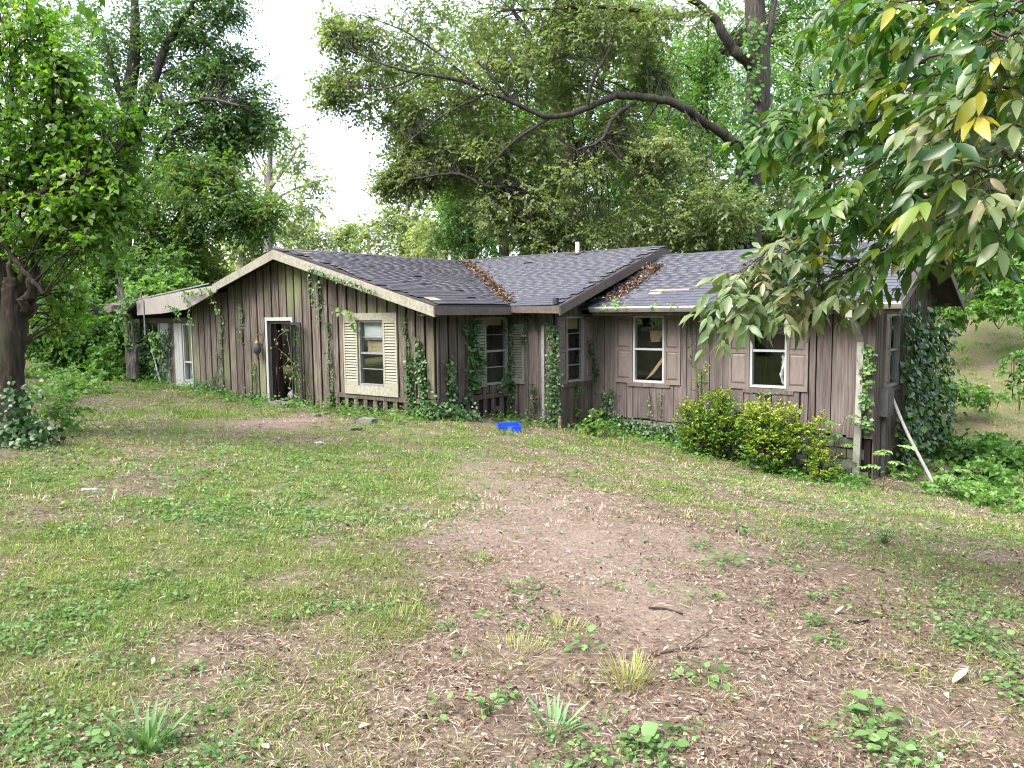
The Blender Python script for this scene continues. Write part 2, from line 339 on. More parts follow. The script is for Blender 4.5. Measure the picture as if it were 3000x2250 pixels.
def quads_mesh(name, parts, mat, smooth=True):     # parts: list of (verts, quads)
    V_, Q_ = [], []; n = 0
    for v, q in parts: V_.append(v); Q_.append(q + n); n += len(v)
    return make_mesh(name, np.concatenate(V_), None, mat, quad=np.concatenate(Q_), smooth=smooth)

def norm(v): return v / (np.linalg.norm(v, axis=-1, keepdims=True) + 1e-9)
def leaves(P, D, Nn, L, W, tint, hi=False, curve=.25, fold=.18):
    """leaf blades: P base, D direction, Nn normal. low: folded 4-point blade; hi: 8-point curved blade"""
    n = len(P); D = norm(D); Sd = norm(np.cross(D, Nn)); Nn = np.cross(Sd, D); L = np.broadcast_to(L, (n,))[:, None]; W = np.broadcast_to(W, (n,))[:, None]
    if not hi:
        v = np.stack([P, P + D * L * .45 + Sd * W * .5 + Nn * W * fold, P + D * L - Nn * L * curve, P + D * L * .45 - Sd * W * .5 + Nn * W * fold], 1)
        q = np.arange(n * 4).reshape(n, 4); return v.reshape(-1, 3), q, np.repeat(tint, 4)
    def sp_(t): return P + D * L * t - Nn * L * curve * t * t
    rows = [P]
    for t, ww in ((.2, .33), (.5, .5), (.8, .27)): c = sp_(t); rows += [c + Sd * W * ww + Nn * W * fold * ww * 2, c, c - Sd * W * ww + Nn * W * fold * ww * 2]
    v = np.stack(rows + [sp_(1.0)], 1); k = np.arange(n)[:, None] * 11
    q = np.concatenate([k + np.array([f_]) for f_ in ((0, 3, 2, 1), (1, 2, 5, 4), (2, 3, 6, 5), (4, 5, 8, 7), (5, 6, 9, 8), (7, 8, 9, 10))], 0)
    return v.reshape(-1, 3), q, np.repeat(tint, 11)
def leaf_mesh(name, sets, mat):
    V_, Q_, T_ = [], [], []; n = 0
    for v, q, t in sets: V_.append(v); Q_.append(q + n); T_.append(t); n += len(v)
    return make_mesh(name, np.concatenate(V_), None, mat, quad=np.concatenate(Q_), tint=np.clip(np.concatenate(T_), 0, 1), smooth=len(sets[0][0]) // max(1, len(sets[0][1])) < 4 and len(sets[0][0]) != 4 * len(sets[0][1]))

def sprays(g, C, R, ntw, nlf, L, W, droop=.35, tlen=.8, tint0=.5, hi=False, up=.8):
    """leafy twigs inside an ellipsoid: each twig carries leaves on both sides. returns the leaf set and twig segments"""
    d = norm(g.standard_normal((ntw, 3))); r = g.uniform(.25, 1, (ntw, 1)) ** .5
    B = C + d * r * R * .85
    D = norm(d * np.array([1, 1, .6]) + .7 * g.standard_normal((ntw, 3)) + np.array([0, 0, -droop]))
    TL = tlen * g.uniform(.5, 1.2, ntw)
    s = np.linspace(.12, 1, nlf)[None, :] + g.uniform(-.05, .05, (ntw, nlf))
    P = B[:, None] + D[:, None] * (TL[:, None] * s)[..., None]; P[..., 2] -= droop * .35 * (TL[:, None] * s ** 2)
    side = norm(np.cross(D, np.array([0, 0, 1.0]) + .2 * g.standard_normal((ntw, 3))))
    sg = np.where(np.arange(nlf) % 2 == 0, 1, -1)[None, :, None]
    LD = norm(D[:, None] * .75 + side[:, None] * sg * .8 + .35 * g.standard_normal((ntw, nlf, 3)) + np.array([0, 0, -droop * .6]))
    NN = norm(np.array([0, 0, up]) + .55 * g.standard_normal((ntw, nlf, 3)))
    n = ntw * nlf
    hgt = (B[:, 2] - C[2]) / (R[2] if np.ndim(R) else R)
    t = tint0 + .12 * g.standard_normal((ntw, 1)) + .14 * g.standard_normal((ntw, nlf))
    ls = leaves(P.reshape(-1, 3), LD.reshape(-1, 3), NN.reshape(-1, 3), L * g.uniform(.65, 1.25, n), W * g.uniform(.7, 1.25, n), t.ravel(), hi)
    return ls, B, B + D * TL[:, None] - np.array([0, 0, 1]) * (droop * .35 * TL)[:, None]

BARE_OK = True
def tree(name, label, trunk, limbs, blobs, d0, depth, nper, L, W, leafm, barkm, seed, tlen=.9, droop=.35, sub=6, tint0=.5, group=None, cat='tree', nlf=9, twigs=True, flat=.75, subr=.42, tk=9):
    """trunk: [(px,py,depth,radius)], limbs: lists of the same, blobs: (px,py,radius px[,extra depth]) of crown seen from the camera, each filled with smaller clumps"""
    g = np.random.default_rng(seed)
    T = np.array([at(p[0], p[1], p[2]) for p in trunk]); base = T[0].copy(); gzb = g1(base[0], base[1])
    e = empty(name, (base[0], base[1], gzb), label, cat, group)
    off = np.array([base[0], base[1], gzb])
    if base[2] > gzb + .05: T = np.vstack([[base[0], base[1], gzb - .2], T]); tr = [trunk[0][3] * 1.25] + [p[3] for p in trunk]
    else: tr = [p[3] for p in trunk]
    pts = smooth_path(T - off, 5 * len(T)); rad = np.interp(np.linspace(0, 1, len(pts)), np.linspace(0, 1, len(tr)), tr)
    rad[0] *= 1.25
    link('trunk', quads_mesh('trunk', [tube(pts, rad, tk + 9, .10, seed)], barkm), e)
    nodes = [pts]; nr = [rad]
    for lb in limbs:
        lp = np.array([at(p[0], p[1], p[2]) for p in lb]) - off
        lpts = smooth_path(lp, 5 * len(lp)); lr = np.interp(np.linspace(0, 1, len(lpts)), np.linspace(0, 1, len(lb)), [p[3] for p in lb])
        lpts += .012 * g.standard_normal(lpts.shape) * (lr[:, None] / .05).clip(0, 3)
        link('limb', quads_mesh('limb', [tube(lpts, lr, 7, .06, seed + 1)], barkm), e); nodes.append(lpts); nr.append(lr)
    nodes = np.concatenate(nodes); nr = np.concatenate(nr)
    sets, tw = [], []
    for bl in blobs:
        px, py, r = bl[:3]; dd = d0 + (bl[3] if len(bl) > 3 else 0); dens = bl[4] if len(bl) > 4 else 1
        Rw = r / FPX * dd; c0 = at(px, py, dd) - off
        ns = max(2, int(sub * (0.5 + g.random())))
        tb = tint0 + .10 * g.standard_normal()
        for k in range(ns):
            dv = norm(g.standard_normal(3)) * g.random() ** .4
            c = c0 + dv * np.array([Rw, min(depth, Rw * 1.4), Rw * .9])
            rr = Rw * subr * g.uniform(.6, 1.3)
            nt_ = max(3, int(nper * dens / ns / nlf * (rr / (Rw * subr)) ** 2))
            ls, B, E_ = sprays(g, c, np.array([rr, rr, rr * flat]), nt_, nlf, L, W, droop, tlen, tb + .07 * g.standard_normal())
            sets.append(ls)
            j = np.argmin(((nodes - c) ** 2).sum(1) + (nodes[:, 2] > c[2]) * 2 + (1.1 + .02 * dd) ** 2 * g.exponential(1.0, len(nodes)))
            mid = (nodes[j] + c) / 2 + np.array([0, 0, .12 * np.linalg.norm(c - nodes[j])]) + .1 * g.standard_normal(3)
            pth = smooth_path([nodes[j], mid, c], 7); r0 = min(nr[j] * .5, (.006 + .007 * np.linalg.norm(c - nodes[j])) * max(1, dd / 26) ** .5)
            tw.append(tube(pth, np.linspace(r0, .006, 7), 5))
            if twigs:
                for q in range(0, len(B), 2):
                    tw.append(tube(np.array([c + (B[q] - c) * .5 + .08 * g.standard_normal(3), B[q], E_[q]]), [.007, .005, .002], 3))
    if tw: link('branch', quads_mesh('branch', tw, barkm), e)
    if sets: link('crown', leaf_mesh('crown', sets, leafm), e)
    return e

# ------------------------------------------------------------------ ground sheet (fine near the camera, out past the horizon)
def spread(n, lo, hi, k):
    t = np.linspace(-1, 1, n); s = np.sinh(k * t) / np.sinh(k); return np.where(s < 0, -s * lo, s * hi)
gx = spread(300, -420, 420, 5.2); gy = spread(340, -420, 420, 5.2) + 5.0
GX, GY = np.meshgrid(gx, gy); GZ = gz(GX, GY)
micro = np.exp(-((GX / 14) ** 2 + ((GY - 6) / 14) ** 2))
GZ = GZ + micro * .03 * (fbm(GX * 9, GY * 9, 31) - .5)
nx, ny = len(gx), len(gy)
gi = (np.arange(ny - 1)[:, None] * nx + np.arange(nx - 1)[None]).ravel()
gme = make_mesh('ground', np.stack([GX, GY, GZ], -1).reshape(-1, 3), None, M['earth'], quad=np.stack([gi, gi + 1, gi + nx + 1, gi + nx], 1), smooth=True)

GREEN = []                                          # grassy and bare areas of the lawn: centre, radius across, radius in depth, weight
for px, py, rx, dy, wt in [(350, 1440, 650, 130, .72), (950, 1560, 360, 170, .6), (250, 1750, 450, 150, .4), (850, 1370, 450, 70, .7), (600, 1650, 450, 180, .25), (300, 1150, 420, 50, .6), (650, 1215, 300, 30, .5), (1050, 1300, 350, 40, .4), (2000, 1440, 500, 60, .3), (1200, 1380, 220, 60, .45),
                           (1750, 1310, 330, 40, .28), (2350, 1430, 480, 40, .25), (300, 1250, 300, 90, .35), (1150, 1800, 120, 90, .35), (1300, 1280, 400, 30, .45),
                           (150, 2100, 300, 200, .22), (2800, 1750, 300, 250, .18), (2950, 1560, 200, 50, .6), (1640, 1570, 350, 190, -.6), (800, 1240, 150, 25, -.7),
                           (2200, 1650, 600, 120, -.25), (1500, 1900, 500, 200, -.15)]:
    c = gp(px, py); n_ = gp(px, py + dy); f_ = gp(px, max(py - dy, 1190)); d = (c - CAM) @ FW
    GREEN.append((c[0], c[1], rx * d / FPX, max(.3, np.hypot(*(f_ - n_)[:2]) / 2), wt))
def green(x, y):
    r = .19 + 0 * x
    for cx, cy, rx, ry, wt in GREEN: r = r + wt * np.exp(-(((x - cx) / rx) ** 2 + ((y - cy) / ry) ** 2))
    far = np.clip((np.hypot(x, y) - 20) / 6, 0, 1); r = r * (1 - far) + .85 * far
    return np.clip(r * np.clip(.30 + 1.1 * fbm(x * .8, y * .8, 5) + 2.2 * (fbm(x * 2.1, y * 2.1, 6) - .5), .08, 1.7), 0, 1)
a_ = gme.attributes.new('green', 'FLOAT', 'POINT'); a_.data.foreach_set('value', green(GX, GY).ravel().astype(np.float32))
DUST = [(gp(px, py), rx) for px, py, rx in ((1230, 1275, .8), (1330, 1350, .8), (1420, 1420, .8), (1560, 1490, .75), (1660, 1560, .7), (1750, 1640, .65), (1860, 1720, .5), (1960, 1790, .45), (830, 1238, .9), (1450, 1560, .5), (1950, 1600, .5))]
def dust(x, y):
    r = 0 * x
    for c, rx in DUST: r = np.maximum(r, np.exp(-(((x - c[0]) / rx) ** 2 + ((y - c[1]) / (rx * 1.15)) ** 2)))
    return np.clip(r * (.45 + 1.0 * fbm(x * 1.7, y * 1.7, 15)), 0, 1)
a_ = gme.attributes.new('dust', 'FLOAT', 'POINT'); a_.data.foreach_set('value', dust(GX, GY).ravel().astype(np.float32))
link('ground', gme, kind='structure')

# ------------------------------------------------------------------ the house
house = empty('abandoned_house', hw(*HO), 'derelict brown board and batten house with sagging dark shingle roof on the slope', 'house', rz=-YAW)
def zg(a): return 1.56 - .269 * np.abs(a + 15.45)                      # gable wing roof
def zm(b): return 1.61 - .333 * np.abs(b - 17.15)                      # middle roof, ridge across
def zr(b): return 1.385 - .432 * np.abs(b - 17.1)                      # right wing roof

class Wall:
    """a wall plane: s runs along it, n points out of it"""
    def __init__(w_, O, t, n, lo, hi, zb, zt, openings, mat, name='wall', th=.12):
        w_.O, w_.t, w_.n, w_.ops, w_.zb, w_.zt = O, t, n, openings, zb, zt
        mb = MB(); cuts = sorted({lo, hi, *[x for o in openings for x in o[:2]], *np.linspace(lo, hi, 13)[1:-1]})
        for s0, s1 in zip(cuts[:-1], cuts[1:]):
            for z0, z1, free in w_.pieces(s0, s1): w_.prism(mb, s0, s1, -th, -.02, z0, z0, w_.zt(s0) if free else z1, w_.zt(s1) if free else z1)
        w_.obj = mb.obj(name, mat, house)
    def pieces(w_, s0, s1):
        zs = [(w_.zb((s0 + s1) / 2), 99.0)]; m_ = (s0 + s1) / 2
        for o in w_.ops:
            if o[0] - 1e-6 <= m_ <= o[1] + 1e-6:
                nz = []
                for z0, z1 in zs:
                    if o[2] > z0 + .01: nz.append((z0, min(z1, o[2])))
                    if o[3] < z1 - .01: nz.append((max(z0, o[3]), z1))
                zs = nz
        top = w_.zt(m_); return [(z0, min(z1, top), z1 > 50) for z0, z1 in zs if z0 < top - .02]
    def p(w_, s, n, z): return hl(w_.O[0] + w_.t[0] * s + w_.n[0] * n, w_.O[1] + w_.t[1] * s + w_.n[1] * n, z)
    def prism(w_, mb, s0, s1, n0, n1, z00, z01, z10, z11):
        v, f = box8([w_.p(s0, n1, z00), w_.p(s1, n1, z01), w_.p(s1, n0, z01), w_.p(s0, n0, z00), w_.p(s0, n1, z10), w_.p(s1, n1, z11), w_.p(s1, n0, z11), w_.p(s0, n0, z10)]); mb.add(v, f)
    def box(w_, mb, s0, s1, n0, n1, z0, z1): w_.prism(mb, s0, s1, n0, n1, z0, z0, z1, z1); return mb
    def part(w_, name, mat, s0, s1, n0, n1, z0, z1, parent=None, label=None):
        mb = MB(); w_.box(mb, s0, s1, n0, n1, z0, z1); return mb.obj(name, mat, parent or house, label=label)
    def boards(w_, edges, gap, mat, g, zlo=None, zhi=None, n0=.003, th=.024, name='board', ragged=.015):
        """one object per board between neighbouring edges, cut round the openings"""
        for e0, e1 in zip(edges[:-1], edges[1:]):
            a0, a1 = e0 + gap / 2, e1 - gap / 2
            cuts = sorted({a0, a1, *[x for o in w_.ops for x in o[:2] if a0 + .02 < x < a1 - .02]})
            for s0, s1 in zip(cuts[:-1], cuts[1:]):
                for z0, z1, free in w_.pieces(s0, s1):
                    if zlo is not None: z0 = max(z0, zlo)
                    if zhi is not None and z1 > zhi: z1, free = zhi, False
                    if z1 - z0 < .04: continue
                    b0 = z0 + (ragged * g.standard_normal() if z0 <= w_.zb((s0 + s1) / 2) + .01 else 0)
                    k0, k1 = (w_.zt(s0), w_.zt(s1)) if free else (z1, z1)
                    j = .004 * g.standard_normal(2); o_ = n0 + .006 * g.random()
                    mb = MB(); w_.prism(mb, s0 + j[0], s1 + j[1], o_, o_ + th, b0, b0, k0, k1)
                    v = mb.v[0]; c = v[0].copy(); v -= c; v[4:, :2] += .004 * g.standard_normal(2)
                    mb.obj(name, mat, w_.obj, loc=tuple(c))

hg = np.random.default_rng(11)
LOUVRE = {}
def louvre_shutter(w_, s0, s1, z0, z1, mat, n=(.03, .068), slats=20, mid=False, label=None):
    mb = MB(); st = .045
    w_.box(mb, s0, s0 + st, n[0], n[1], z0, z1); w_.box(mb, s1 - st, s1, n[0], n[1], z0, z1)
    w_.box(mb, s0 + st, s1 - st, n[0], n[1] - .002, z1 - .06, z1); w_.box(mb, s0 + st, s1 - st, n[0], n[1] - .002, z0, z0 + .09)
    sh = mb.obj('shutter', mat, house, label=label)
    w_.part('slat_gap_shade', M['sheath'], s0 + st, s1 - st, n[0] - .004, n[0] + .002, z0 + .09, z1 - .06, sh); h = (z1 - .06 - z0 - .09) / slats; wd = s1 - s0 - 2 * st - .004  # dark sheet standing in for the shadow between the slats
    key = (round(wd, 2), round(h, 3), w_.t, mat.name)
    if key not in LOUVRE:
        q = MB(); z_ = 0; p = lambda s, nn, zz: np.array(w_.p(s, nn, zz)) - np.array(w_.p(0, 0, 0))
        v, f = box8([p(0, .036, 0), p(wd, .036, 0), p(wd, .028, 0), p(0, .028, 0), p(0, .012, h * .80), p(wd, .012, h * .80), p(wd, .004, h * .80), p(0, .004, h * .80)])
        q.add(v, f); LOUVRE[key] = q.mesh('slat', mat)
    for k in range(slats): link('slat', LOUVRE[key], sh, loc=w_.p(s0 + st + .002, n[0] + .004, z0 + .09 + k * h))
    return sh
def panel_shutter(w_, s0, s1, z0, z1, mat, n=(.03, .058)):
    mb = MB(); st = .05; zm_ = z0 + (z1 - z0) * .50; zz = [(z0 + .09, zm_ - .035), (zm_ + .035, z1 - .07)]
    w_.box(mb, s0, s0 + st, n[0], n[1], z0, z1); w_.box(mb, s1 - st, s1, n[0], n[1], z0, z1)
    for q0, q1 in ((z0, zz[0][0]), (zz[0][1], zz[1][0]), (zz[1][1], z1)): w_.box(mb, s0 + st, s1 - st, n[0], n[1] - .002, q0, q1)
    w_.box(mb, s0 + st, s1 - st, n[0] - .003, n[0] + .008, z0 + .03, z1 - .03)
    sh = mb.obj('shutter', mat, house)
    for q0, q1 in zz:
        pm = MB(); i = .035; a0, a1 = s0 + st + .012, s1 - st - .012; b0, b1 = q0 + .012, q1 - .012
        P = [w_.p(a0, n[0] + .009, b0), w_.p(a1, n[0] + .009, b0), w_.p(a1, n[0] + .009, b1), w_.p(a0, n[0] + .009, b1),
             w_.p(a0 + i, n[1] - .001, b0 + i), w_.p(a1 - i, n[1] - .001, b0 + i), w_.p(a1 - i, n[1] - .001, b1 - i), w_.p(a0 + i, n[1] - .001, b1 - i)]
        v, f = box8(P); pm.add(v, f); pm.obj('panel', mat, sh)
def window(w_, s0, s1, z0, z1, mat, muntin=False, proud=.03, rail=None, depth=-.05):
    fm = MB(); t = .045
    w_.box(fm, s0, s0 + t, depth - .03, proud, z0, z1); w_.box(fm, s1 - t, s1, depth - .03, proud, z0, z1)
    w_.box(fm, s0 + t, s1 - t, depth - .03, proud - .002, z1 - t, z1); w_.box(fm, s0 + t, s1 - t, depth - .03, proud + .012, z0, z0 + t)
    win = fm.obj('window', mat, house); zr_ = rail if rail is not None else (z0 + z1) / 2
    sm = MB(); w_.box(sm, s0 + t, s1 - t, depth, .01, zr_ - .022, zr_ + .022)
    if muntin:
        for zz in ((z0 + t + zr_ - .022) / 2, (zr_ + .022 + z1 - t) / 2): w_.box(sm, s0 + t, s1 - t, depth + .004, depth + .026, zz - .010, zz + .010)
    sm.obj('sash', mat, win)
    for q0, q1, dn in ((z0 + t, zr_ - .022, 0), (zr_ + .022, z1 - t, .012)): w_.part('pane', M['glass'], s0 + t, s1 - t, depth + .010 + dn, depth + .014 + dn, q0, q1, win)
    return win

# --- gable wing, front wall
W1 = (-13.10, -12.30, -1.47, -.08); DOOR = (-16.42, -15.47, -2.02, -.08); SL = (-22.55, -19.90, -1.85, -.12)
def ztg(a):
    if a < -18.1: return .66 + (a + 18.1) * .075
    return float(zg(a)) - .10
gf = Wall((0, 11.04), (1, 0), (0, -1), -22.95, -10.84, lambda s: -1.66 if s > -13.95 else (-2.05 if s > -17 else -1.98), ztg, [W1, DOOR, SL], M['sheath'])
ge = [-19.88, -19.55, -19.27, -18.96, -18.68, -18.41, -18.1, -17.79, -17.46, -17.14, -16.83, -16.53, -16.22, -15.92, -15.62, -15.33, -15.02, -14.70, -14.40, -14.11, -13.77, -13.46, -13.14,
      -12.82, -12.50, -12.19, -11.88, -11.62, -11.36, -11.10, -10.84]
gf.boards(ge, .055, M['board_gable'], hg)
# skirt: belt board, lattice of short boards and gaps to the soil
gf.part('belt_board', M['board_gable'], -13.95, -10.84, .003, .04, -1.76, -1.66)
sk = Wall((0, 11.04), (1, 0), (0, -1), -13.95, -10.86, lambda s: -2.25, lambda s: -1.76, [], M['sheath'], 'skirt_wall', .04)
for k, s in enumerate(np.arange(-13.93, -10.9, .31)):
    mb = MB(); sk.box(mb, 0, .12, .003, .028, -.52, 0); v = mb.v[0]; mb.obj('skirt_board', M['board_gable'], sk.obj, loc=tuple(np.array(sk.p(s, 0, -1.765)) - np.array(sk.p(0, 0, 0))))
for k, s in enumerate(np.arange(-13.80, -11.0, .31)):
    if k in (3,): continue
    z = -2.02 + .05 * hg.standard_normal(); mb = MB(); sk.box(mb, s - .01, s + .17, .001, .018, z - .05, z + .05); mb.obj('skirt_rail', M['board_gable'], sk.obj)
# window with louvred shutters under one cream surround
window(gf, *W1, M['alu_old'], True, .035)
for z0, z1 in ((-.08, .07), (-1.66, -1.47)): gf.part('window_trim', M['trim_cream'], -13.56, -11.88, .03, .066, z0, z1)
louvre_shutter(gf, -13.56, -13.11, -1.468, -.082, M['shutter_cream'], slats=21); louvre_shutter(gf, -12.29, -11.88, -1.468, -.082, M['shutter_cream'], slats=21, label='cream louvred shutter with rust brown streak')
gf.part('roller_blind', M['blind'], -13.02, -12.37, -.085, -.075, -.50, -.13)
for k in range(12): gf.part('blind_slat', M['blind'], -13.02, -12.37, -.074, -.070, -.49 + k * .03, -.468 + k * .03)
gf.part('torn_shade', M['tan'], -12.98, -12.38, -.12, -.115, -.76, -.50)
# doorway
dj = MB(); gf.box(dj, -16.50, -16.42, -.12, .045, -2.02, 0.0); gf.box(dj, -15.47, -15.40, -.12, .045, -2.02, 0.0); gf.box(dj, -16.42, -15.47, -.12, .043, -.08, 0.0)
dfo = dj.obj('door_frame', M['door_frame'], house)
gf.part('door_stop', M['dark_metal'], -16.42, -16.33, -.10, .0, -2.02, -.082, dfo); gf.part('door_stop', M['dark_metal'], -16.33, -15.47, -.10, .0, -.15, -.082, dfo)
gf.part('threshold', M['white'], -16.42, -15.47, -.14, .10, -2.07, -2.02, dfo)
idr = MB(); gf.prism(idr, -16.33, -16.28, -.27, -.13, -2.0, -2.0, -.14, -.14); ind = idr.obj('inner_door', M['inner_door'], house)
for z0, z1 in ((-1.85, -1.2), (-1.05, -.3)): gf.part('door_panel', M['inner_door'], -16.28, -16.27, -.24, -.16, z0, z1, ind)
# storm door swung right back against the boards
th = math.radians(165); hx, hy = -15.44, 11.04 - .05
def sdp(u, nn, z): return hl(hx - math.cos(th) * u + math.sin(th) * nn * -1, hy - math.sin(th) * u + math.cos(th) * nn, z)
def sdbox(mb, u0, u1, n0, n1, z0, z1):
    v, f = box8([sdp(u0, n0, z0), sdp(u1, n0, z0), sdp(u1, n1, z0), sdp(u0, n1, z0), sdp(u0, n0, z1), sdp(u1, n0, z1), sdp(u1, n1, z1), sdp(u0, n1, z1)]); mb.add(v, f)
sd_ = MB()
for bx in ((0, .055, -2.06, -.12), (.565, .62, -2.06, -.12), (.055, .565, -2.06, -1.95), (.055, .565, -.18, -.12), (.055, .565, -1.16, -1.11)): sdbox(sd_, bx[0], bx[1], 0, .03, bx[2], bx[3])
stm = sd_.obj('storm_door', M['dark_metal'], house)
for z0, z1 in ((-1.95, -1.16), (-1.11, -.18)): q = MB(); sdbox(q, .055, .565, .012, .016, z0, z1); q.obj('pane', M['glass'], stm)
q = MB(); sdbox(q, .0, .09, -.05, -.03, -1.12, -1.10); sdbox(q, .03, .045, -.03, 0, -1.125, -1.095); q.obj('handle', M['alu'], stm)
# sliding door bay at the far end: white planks, narrow window, glass panes
gf.part('header_board', M['fascia_brown'], -22.6, -19.88, .004, .06, -.12, .02)
for s0, s1 in ((-21.62, -21.16), (-20.86, -20.62), (-20.61, -20.42)): gf.part('white_board', M['white'], s0, s1, -.02, .02, -1.86, -.13, gf.obj)
gf.part('bay_post', M['board_gable'], -21.15, -20.88, -.04, .0, -1.86, -.13); gf.part('bay_post', M['white'], -22.56, -22.46, -.03, .03, -1.86, -.13); gf.part('bay_post', M['alu_old'], -21.72, -21.63, -.03, .03, -1.86, -.13); gf.part('bay_post', M['alu_old'], -20.42, -20.39, -.03, .045, -1.86, -.13)
nw = window(gf, -20.38, -19.91, -1.70, -.14, M['white'], False, .03, -1.18); gf.part('sill_board', M['white'], -20.38, -19.91, -.03, .035, -1.86, -1.70)
gf.part('brown_blind', M['curtain'], -20.34, -19.95, -.12, -.115, -1.66, -1.2); gf.part('brown_blind', M['tan'], -20.34, -20.08, -.12, -.112, -1.16, -.19)
for s0, s1 in ((-22.46, -22.06), (-22.04, -21.72)): gf.part('glass_panel', M['glass'], s0, s1, -.012, -.006, -1.8, -.13)
gf.part('bay_post', M['alu_old'], -22.06, -22.04, -.02, .02, -1.86, -.13)

# --- gable wing, right side wall
W2 = (12.48, 13.24, -1.48, -.05)
gs = Wall((-10.84, 0), (0, 1), (1, 0), 11.04, 13.36, lambda s: -1.66, lambda s: .10, [W2], M['sheath'])
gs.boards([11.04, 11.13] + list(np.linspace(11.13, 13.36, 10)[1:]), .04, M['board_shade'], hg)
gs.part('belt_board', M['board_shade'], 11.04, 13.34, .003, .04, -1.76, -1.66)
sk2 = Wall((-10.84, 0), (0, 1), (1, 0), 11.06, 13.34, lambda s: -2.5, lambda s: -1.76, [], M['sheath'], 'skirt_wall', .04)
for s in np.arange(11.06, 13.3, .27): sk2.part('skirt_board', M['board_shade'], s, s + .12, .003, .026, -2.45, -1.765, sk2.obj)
for k, s in enumerate(np.arange(11.18, 13.2, .27)):
    z = -2.0 - .05 * k * .6 + .06 * hg.standard_normal(); sk2.part('skirt_rail', M['board_shade'], s + .001, s + .149, .001, .016, z - .05, z + .05, sk2.obj)
window(gs, *W2, M['alu_old'], True, .03)
louvre_shutter(gs, 12.12, 12.475, -1.50, -.05, M['shutter_green'], slats=21)
gs.part('torn_shade', M['tan'], 12.53, 13.19, -.12, -.115, -.22, -.09)
# --- middle front wall
mf = Wall((0, 13.36), (1, 0), (0, -1), -10.84, -9.66, lambda s: -2.42, lambda s: .10, [], M['sheath'])
mf.boards([-10.84, -10.62, -10.33, -10.05, -9.80, -9.66], .018, M['board_wing'], hg)
louvre_shutter(mf, -10.79, -10.42, -1.49, -.20, M['shutter_green'], slats=21)
mf.part('conduit', M['alu_old'], -9.93, -9.86, .03, .09, -2.25, -.22)
# --- middle end wall
W2B = (13.76, 14.44, -1.46, -.05)
me_ = Wall((-9.66, 0), (0, 1), (1, 0), 13.36, 14.80, lambda s: -2.40, lambda s: .10 + max(0, (s - 13.36) * .30), [W2B], M['sheath'])
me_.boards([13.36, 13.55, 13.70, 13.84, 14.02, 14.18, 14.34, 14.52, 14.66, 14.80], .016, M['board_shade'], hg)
window(me_, *W2B, M['alu_old'], True, .03)
panel_shutter(me_, 13.40, 13.755, -1.48, -.06, M['shutter_mauve']); panel_shutter(me_, 14.445, 14.745, -1.47, -.06, M['shutter_mauve'])
me_.part('window_sill', M['board_shade'], 13.62, 14.78, .03, .055, -1.57, -1.48)
me_.part('curtain', M['curtain'], 13.83, 14.06, -.14, -.13, -1.40, -.42); me_.part('roller_blind', M['tan'], 13.81, 14.4, -.12, -.115, -.32, -.10)
# --- right wing front wall
W3 = (-8.60, -7.85, -1.47, -.05); W4 = (-6.00, -5.28, -1.45, -.03)
rf = Wall((0, 14.80), (1, 0), (0, -1), -9.66, -3.75, lambda s: -2.26, lambda s: .12, [W3, W4], M['sheath'])
re_ = [-9.66, -9.31, -9.02, -8.75, -8.47, -8.18, -7.91, -7.63, -7.34, -7.12, -6.83, -6.55, -6.42, -6.12, -5.84, -5.56, -5.29, -5.02, -4.87, -4.74, -4.46, -4.18, -3.90, -3.75]
rf.boards(re_, .013, M['board_wing'], hg)
for w_, sh in ((W3, ((-9.02, -8.605), (-7.845, -7.47))), (W4, ((-6.42, -6.005), (-5.275, -4.88)))):
    window(rf, *w_, M['alu'], False, .03)
    for s0, s1 in sh: panel_shutter(rf, s0, s1, -1.49, -.04, M['shutter_mauve'])
    rf.part('window_sill', M['board_wing'], w_[0] - .12, w_[1] + .14, .03, .055, -1.56, -1.47)
# bent mini blind and hanging curtain rag in the right window
for k in range(9):
    mb = MB(); t_ = .02 * k; rf.prism(mb, -5.94, -5.34, -.11, -.095, -.34 + .02 * k, -.42 + .026 * k - .02, -.335 + .02 * k, -.415 + .026 * k - .02); mb.obj('blind_slat', M['blind'], house)
cr_ = smooth_path([hl(-5.40, 14.9, -.80), hl(-5.37, 14.9, -1.0), hl(-5.42, 14.9, -1.2), hl(-5.38, 14.9, -1.38)], 12)
link('curtain_rag', quads_mesh('curtain_rag', [tube(cr_, np.interp(np.linspace(0, 1, 12), [0, .3, .7, 1], [.015, .045, .05, .02]), 6, .5, 3)], M['curtain']), house)
# --- foundation of the right wing, blocks showing under the boards
fo = MB(); fo.add(*box8([hl(-9.6, 14.84, -3.3), hl(-3.8, 14.84, -3.3), hl(-3.8, 19.6, -3.4), hl(-9.6, 19.6, -3.4), hl(-9.6, 14.84, -2.24), hl(-3.8, 14.84, -2.24), hl(-3.8, 19.6, -2.24), hl(-9.6, 19.6, -2.24)]))
fnd = fo.obj('foundation', M['sheath'], house)
for r_ in range(4):
    for k in range(15):
        s = -9.58 + k * .40 + (.2 if r_ % 2 else 0)
        if s > -4.1: continue
        mb = MB(); j = .012 * hg.standard_normal(); rf.box(mb, s + .008, s + .39, -.035 + j, -.005 + j, -2.47 - r_ * .2, -2.285 - r_ * .2); mb.obj('block', M['stone'], fnd)
